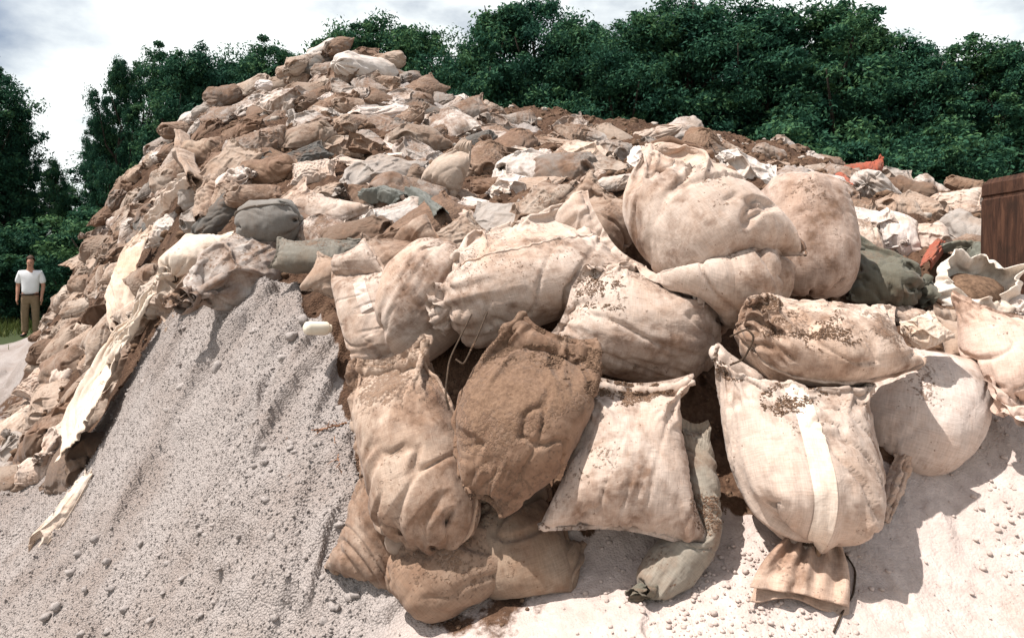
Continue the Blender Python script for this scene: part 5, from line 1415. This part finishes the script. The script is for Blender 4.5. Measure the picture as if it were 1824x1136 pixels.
# ------------------------------------------------------------------ the man at the foot of the pile
def skin_object(name, nodes, edges, mat, parent=None, sub=2, root=0):
    me = bpy.data.meshes.new(name)
    me.from_pydata([n[0] for n in nodes], edges, []); me.update()
    o = bpy.data.objects.new(name, me); COL.objects.link(o)
    o.modifiers.new('skin', 'SKIN').use_smooth_shade = True
    for i, n in enumerate(nodes):
        r = n[1] if hasattr(n[1], '__len__') else (n[1], n[1])
        me.skin_vertices[0].data[i].radius = r
        me.skin_vertices[0].data[i].use_root = (i == root)
    s = o.modifiers.new('smooth', 'SUBSURF'); s.levels = sub; s.render_levels = sub
    me.materials.append(mat)
    dg = bpy.context.evaluated_depsgraph_get(); dg.update()
    ev = o.evaluated_get(dg); m2 = bpy.data.meshes.new_from_object(ev)
    bpy.data.objects.remove(o)
    m2.name = name
    if not len(m2.materials): m2.materials.append(mat)
    o2 = bpy.data.objects.new(name, m2); COL.objects.link(o2)
    m2.polygons.foreach_set('use_smooth', np.ones(len(m2.polygons), dtype=bool))
    if parent: o2.parent = parent
    return o2

def build_man():
    N, E = [], []
    def add(p, r, par=None):
        N.append((p, r)); i = len(N) - 1
        if par is not None: E.append((par, i))
        return i
    pel = add((0, 0, 0.95), (0.15, 0.11))
    waist = add((0, 0, 1.08), (0.145, 0.105), pel); chest = add((0, 0.005, 1.27), (0.165, 0.11), waist); up = add((0, 0.01, 1.42), (0.12, 0.085), chest)
    neck = add((0, 0.0, 1.52), 0.056, up); jaw = add((0.004, -0.018, 1.585), (0.058, 0.066), neck); face = add((0.006, -0.014, 1.66), (0.073, 0.088), jaw); top = add((0.006, 0.0, 1.735), (0.066, 0.078), face); add((0.006, 0.005, 1.765), 0.04, top)
    for s, el, wr in ((-1, (-0.235, 0.045, 1.14), (-0.232, -0.03, 0.90)), (1, (0.238, 0.03, 1.13), (0.222, -0.06, 0.88))):
        sh = add((0.175 * s, 0.01, 1.43), 0.062, up); ua = add((0.215 * s, 0.02, 1.30), 0.052, sh); e = add(el, 0.043, ua); f_ = add(tuple(np.array(el) * 0.6 + np.array(wr) * 0.4), 0.042, e); w = add(wr, (0.03, 0.024), f_)
        pa = np.array(wr) + np.array([0.004 * s, -0.012, -0.065]); p = add(tuple(pa), (0.036, 0.02), w)
        for j, (fx, ln) in enumerate(((-0.026, 0.065), (-0.009, 0.078), (0.009, 0.074), (0.026, 0.058))):
            a_ = add(tuple(pa + [0.002 * s, fx, -0.035]), 0.0105, p); b_ = add(tuple(pa + [-0.004 * s, fx * 1.1, -0.035 - ln * 0.55]), 0.0095, a_); add(tuple(pa + [-0.016 * s, fx * 1.1, -0.035 - ln]), 0.008, b_)
        th = add(tuple(pa + [-0.006 * s, -0.03, 0.012]), 0.013, w); add(tuple(pa + [-0.014 * s, -0.052, -0.03]), 0.0105, th)
    for s in (-1, 1):
        hip = add((0.095 * s, 0, 0.88), 0.092, pel); kn = add((0.10 * s, -0.012, 0.49), 0.06, hip); add((0.10 * s, 0.012, 0.34), 0.056, kn); an = add((0.10 * s, 0.02, 0.10), 0.04, len(N) - 1)
        ft = add((0.108 * s, -0.05, 0.05), (0.042, 0.032), an); add((0.118 * s, -0.15, 0.035), (0.042, 0.026), ft)
    body = skin_object('person', N, E, M_SKIN)
    # nose, brow and ears pulled out of the head
    co = np.empty(len(body.data.vertices) * 3, np.float32); body.data.vertices.foreach_get('co', co); co = co.reshape(-1, 3)
    for c_, rr, d_ in (((0.006, -0.10, 1.645), 0.022, (0, -0.022, -0.004)), ((0.006, -0.09, 1.695), 0.035, (0, -0.008, 0)), ((0.006, -0.085, 1.575), 0.03, (0, -0.012, 0)), ((-0.072, 0.0, 1.65), 0.026, (-0.018, 0.008, 0)), ((0.084, 0.0, 1.65), 0.026, (0.018, 0.008, 0))):
        w = np.exp(-((co - np.array(c_)) ** 2).sum(1) / rr ** 2); co += w[:, None] * np.array(d_)
    body.data.vertices.foreach_set('co', co.ravel()); body.data.update()
    # clothes
    N, E = [], []
    a0 = add((0, 0, 0.925), (0.176, 0.136)); a1 = add((0, -0.004, 1.05), (0.178, 0.137), a0); a2 = add((0, 0.0, 1.25), (0.188, 0.130), a1); a3 = add((0, 0.01, 1.41), (0.145, 0.102), a2); add((0, 0.008, 1.495), 0.072, a3)
    for s, el in ((-1, (-0.235, 0.045, 1.14)), (1, (0.238, 0.03, 1.13))):
        sh = add((0.178 * s, 0.01, 1.43), 0.078, a3); ua = add((0.212 * s, 0.02, 1.31), 0.077, sh); add(tuple(np.array(el) * 0.75 + np.array([0.212 * s, 0.02, 1.31]) * 0.25), 0.080, ua)
    shirt = skin_object('shirt', N, E, M_SHIRT, body)
    N, E = [], []
    p0 = add((0, 0, 1.0), (0.166, 0.126)); p1 = add((0, 0, 0.91), (0.165, 0.125), p0)
    for s in (-1, 1):
        h_ = add((0.09 * s, 0, 0.80), (0.098, 0.10), p1); k_ = add((0.10 * s, -0.012, 0.49), 0.078, h_); m_ = add((0.102 * s, 0.01, 0.28), 0.072, k_); add((0.103 * s, 0.01, 0.07), 0.074, m_)
    skin_object('trousers', N, E, M_TROUSERS, body)
    for s in (-1, 1):
        N, E = [], []
        q0 = add((0.103 * s, 0.045, 0.045), (0.046, 0.045)); q1 = add((0.11 * s, -0.06, 0.045), (0.052, 0.042), q0); add((0.122 * s, -0.17, 0.032), (0.046, 0.03), q1)
        skin_object('shoe', N, E, M_DARK, body)
    belt = MB(); an_ = np.linspace(0, 2 * np.pi, 25)
    belt.tube([(0.176 * math.cos(t), 0.136 * math.sin(t), 0.952) for t in an_], 0.018, 6); belt.build('belt', M_DARK, body)
    v, f = rock_set(5, 3, 0.04); k = (v[:, 2] > -0.25) & ((v[:, 1] > -0.35) | (v[:, 2] > 0.55))
    keep = f[k[f].all(1)]
    mesh_from('hair', v * np.array([0.084, 0.096, 0.10]) + np.array([0.006, 0.006, 1.695]), keep, M_HAIR, body)
    eyes = MB()
    for s in (-1, 1): eyes.tube([(0.006 + 0.028 * s, -0.094, 1.663), (0.006 + 0.028 * s, -0.104, 1.663)], [0.010, 0.008], 8)
    eyes.build('eyes', M_DARK, body)
    mou = MB(); mou.tube([(-0.018, -0.092, 1.602), (0.006, -0.099, 1.600), (0.03, -0.092, 1.602)], [0.003, 0.006, 0.003], 6); mou.build('mouth', M_HAIR, body)
    p = U(54, 597, 14.6)
    body.location = (p[0], 14.6, float(height(p[0], 14.6))); body.rotation_euler = (0, 0, R(24)); body.scale = (1.0, 1.0, 1.0)
    return tag(body, 'standing man in a white short sleeved shirt and tan trousers, arms hanging', 'person')
build_man()

# ------------------------------------------------------------------ small things
def on_px(px, py, up=0.0):
    g = ground_hit(px, py); return g + np.array([0, 0, up])
b0, b1 = U(585, 585, 2.66), U(541, 584, 2.60)
bt = MB(); ax = b1 - b0
bt.tube([b0 + ax * t for t in (0, 0.04, 0.1, 0.8, 0.93, 1.0)], [0.022, 0.026, 0.028, 0.028, 0.024, 0.012], 16)
o = bt.build('plastic_bottle', M_PLASTIC); tag(o, 'off-white plastic bottle lying between the gravel and the upright patched bag', 'bottle')
cp = MB(); cp.tube([b0 - ax * 0.10, b0 + ax * 0.01], [0.017, 0.017], 12); cp.build('cap', M_PLASTIC, o)

rw = np.random.RandomState(8)
def weed(px, py, stems, label, height_m=0.16, lean=(0, 0)):
    g = on_px(px, py); m = MB()
    for i in range(stems):
        d = np.array([lean[0] + rw.normal() * 0.5, lean[1] - 0.25 + rw.normal() * 0.3, 1.0]); d /= np.linalg.norm(d)
        p = g + np.array([rw.normal() * 0.02, rw.normal() * 0.02, -0.01]); pts = [p]
        for k in range(8):
            d = d + np.array([rw.normal() * 0.16, rw.normal() * 0.16, -0.05]); d /= np.linalg.norm(d); pts.append(pts[-1] + d * height_m / 8 * rw.uniform(0.8, 1.2))
        m.tube([q - g for q in pts], np.linspace(0.0028, 0.0012, 9), 5)
        for k in range(3, 8, 1):
            e = rw.normal(size=3) * 0.5 + d; e /= np.linalg.norm(e)
            m.tube([pts[k] - g, pts[k] - g + e * 0.03 + np.array([0, 0, -0.006])], [0.0014, 0.0007], 4)
    o = m.build('dry_weed', M_TWIG); o.location = g
    return tag(o, label, 'weed', 'dry weeds on the gravel')
def stem(pts, label, name='dry_weed'):
    P = [on_px(*p) for p in pts]; g = P[0]; m = MB()
    q = [p - g for p in P]
    fine = [np.array([np.interp(t, range(len(q)), [p[i] for p in q]) for i in range(3)]) + rw.normal(size=3) * 0.0035 for t in np.linspace(0, len(q) - 1, 26)]
    m.tube(fine, np.linspace(0.0042, 0.002, 26), 6)
    for k in range(4, 25, 2):
        e = rw.normal(size=3); e[1] -= 0.6; e[2] += 0.3; e /= np.linalg.norm(e)
        m.tube([fine[k], fine[k] + e * 0.02, fine[k] + e * 0.038 + np.array([0, 0, -0.008])], [0.0022, 0.0015, 0.0007], 4)
    o = m.build(name, M_TWIG); o.location = g
    return tag(o, label, 'weed', 'dry weeds on the gravel')
stem([(622, 768, 0.03), (585, 785, 0.05), (540, 795, 0.06), (478, 806, 0.02)], 'long dry reddish stem lying across the gravel towards the front bags')
stem([(518, 808, 0.05), (526, 860, 0.05), (530, 900, 0.04), (540, 940, 0.01)], 'dry stem hanging straight down the gravel from the long reddish one')
stem([(596, 783, 0.03), (610, 860, 0.03), (622, 930, 0.01)], 'thin dry stem running down beside the leftmost front bag')
stem([(768, 1045, 0.04), (770, 1075, 0.02), (768, 1110, 0.005)], 'straight straw below the brown dust covered bag')

# loose cord ends lying on sand and bags
def cord(pts, label, r=0.0032):
    P = np.array([U(*p) for p in pts]); g = P[0]
    k = np.arange(len(P)); s = np.linspace(0, len(P) - 1, 40)
    fine = np.stack([np.interp(s, k, P[:, i]) for i in range(3)], 1) - g
    for _ in range(8): fine[1:-1] = (fine[:-2] + 2 * fine[1:-1] + fine[2:]) / 4
    m = MB(); m.tube(fine, r, 6); o = m.build('cord', M_CORD); o.location = g
    return tag(o, label, 'cord', 'loose cords about the bags')
cord([(840,560,2.22),(800,640,2.02),(793,700,1.93),(800,730,1.92)], 'dark cord hanging from the folded mouth down between the two muddy upright bags')
cord([(868,556,2.2),(850,600,2.05),(826,650,1.98),(812,640,2.0)], 'shorter dark cord looped beside the one hanging between the muddy bags')
cord([(1300,600,2.02),(1330,585,2.0),(1345,600,1.98),(1325,640,1.99),(1300,650,2.0)], 'loop of dark cord left of the flat white bag')
def ground_cord(pts, label):
    cord([(p[0], p[1], on_px(p[0], p[1])[1] - 0.012) for p in pts], label, 0.0028)
ground_cord([(1505,985),(1525,1015),(1520,1060),(1500,1090),(1485,1125)], 'thin dark cord trailing down the pale sand from the tied mouth of the striped bag')
ground_cord([(1775,720),(1750,740),(1722,760)], 'cord lying on the sand left of the knotted mouth at the right edge')
ground_cord([(1700,735),(1730,745),(1745,725)], 'short twig like cord on the sand below the smooth white-pink bag')

# earth spilled on top of the big bags
def spill(cx, cy, Y, rx, ry, n, seed, label, size=0.006):
    size *= 0.42; n = int(n * 1.9)
    rg = np.random.RandomState(seed); dg = bpy.context.evaluated_depsgraph_get()
    pts, sz = [], []
    tr_ = 0
    while len(pts) < n and tr_ < n * 6:
        tr_ += 1
        a_, r_ = rg.rand() * 6.283, rg.rand() ** 0.62
        px_, py_ = cx + rx * r_ * math.cos(a_), cy + ry * r_ * math.sin(a_)
        if float(fbm2(np.array(px_ / 55.0), np.array(py_ / 30.0), 4, seed, 0.7)) < 0.35 * rg.rand() - 0.22 + 0.25 * r_: continue
        d = Vector(((px_ - 912) / F, 1, -(py_ - HOR) / F))
        hit, loc, nor, idx, ob, mat_ = SC.ray_cast(dg, Vector((0, 0, EYE)), d.normalized(), distance=6)
        if not hit or nor.z < 0.05: continue
        pts.append(np.array(loc)); sz.append(size * (0.35 + 1.3 * rg.rand() ** 3))
    if not pts: return
    o = scatter('spilled_soil', np.array(pts), np.array(sz), M_CRUMB, seed, 1, jitter=0.7, sink=0.35, flat=0.6)
    tag(o, label, 'soil', None, 'stuff')
bpy.context.view_layer.update()
spill(1150, 690, 2, 110, 38, 2600, 31, 'brown earth spilled over the top of the square pillow bag')
spill(1415, 712, 2, 62, 36, 700, 32, 'crumbs of earth on the top of the striped bag')
spill(1450, 590, 2, 120, 50, 900, 33, 'earth crumbs on the flat white bag')
spill(1345, 545, 2, 50, 25, 700, 34, 'earth heaped at the left end of the flat white bag')
spill(940, 620, 2, 110, 40, 2200, 35, 'earth lying on the mud covered bag', 0.005)
spill(1262, 900, 2, 34, 55, 900, 36, 'reddish earth lying on the long slim sack', 0.005)
spill(1040, 640, 2, 70, 40, 1800, 39, 'earth heaped between the mud covered bag and the tied bag', 0.008)
spill(1310, 640, 2, 40, 40, 700, 40, 'earth in the dark gap left of the striped bag', 0.006)
spill(1075, 520, 2, 50, 50, 700, 37, 'earth caught between the middle bag and the tied bag', 0.006)
spill(840, 470, 2, 200, 60, 500, 38, 'scattered earth crumbs on the big middle bag', 0.004)

# ------------------------------------------------------------------ grass by the man
def grass_patch():
    rg = np.random.RandomState(2); n = 5200
    x = rg.uniform(-17.5, -8.4, n); y = rg.uniform(12.5, 17.5, n)
    ok = (height(x, y) < 0.25) & (fbm2(x * 0.9, y * 0.9, 2, 6) + (y - 14.6) * 0.35 > -0.05)
    x, y = x[ok], y[ok]; n = len(x); z = height(x, y)
    a_ = rg.rand(n) * 6.283; h = 0.10 + 0.22 * rg.rand(n); w = 0.012
    base = np.stack([x, y, z], 1); sd = np.stack([np.cos(a_), np.sin(a_), 0 * a_], 1) * w
    tip = base + np.stack([rg.normal(size=n) * 0.08, rg.normal(size=n) * 0.08, h], 1)
    mid = base * 0.45 + tip * 0.55 + np.array([0, 0, 0.03])
    V = np.stack([base - sd, base + sd, mid + sd * 0.7, mid - sd * 0.7, tip], 1).reshape(-1, 3)
    i = np.arange(n)[:, None] * 5
    f = np.concatenate([i + [[0, 1, 2]], i + [[0, 2, 3]], i + [[3, 2, 4]]]).astype(int)
    o = mesh_from('grass', V, f, M_GRASS, None, False); set_var(o, np.repeat(rg.rand(n), 5))
    tag(o, None, None, None, 'stuff')
grass_patch()
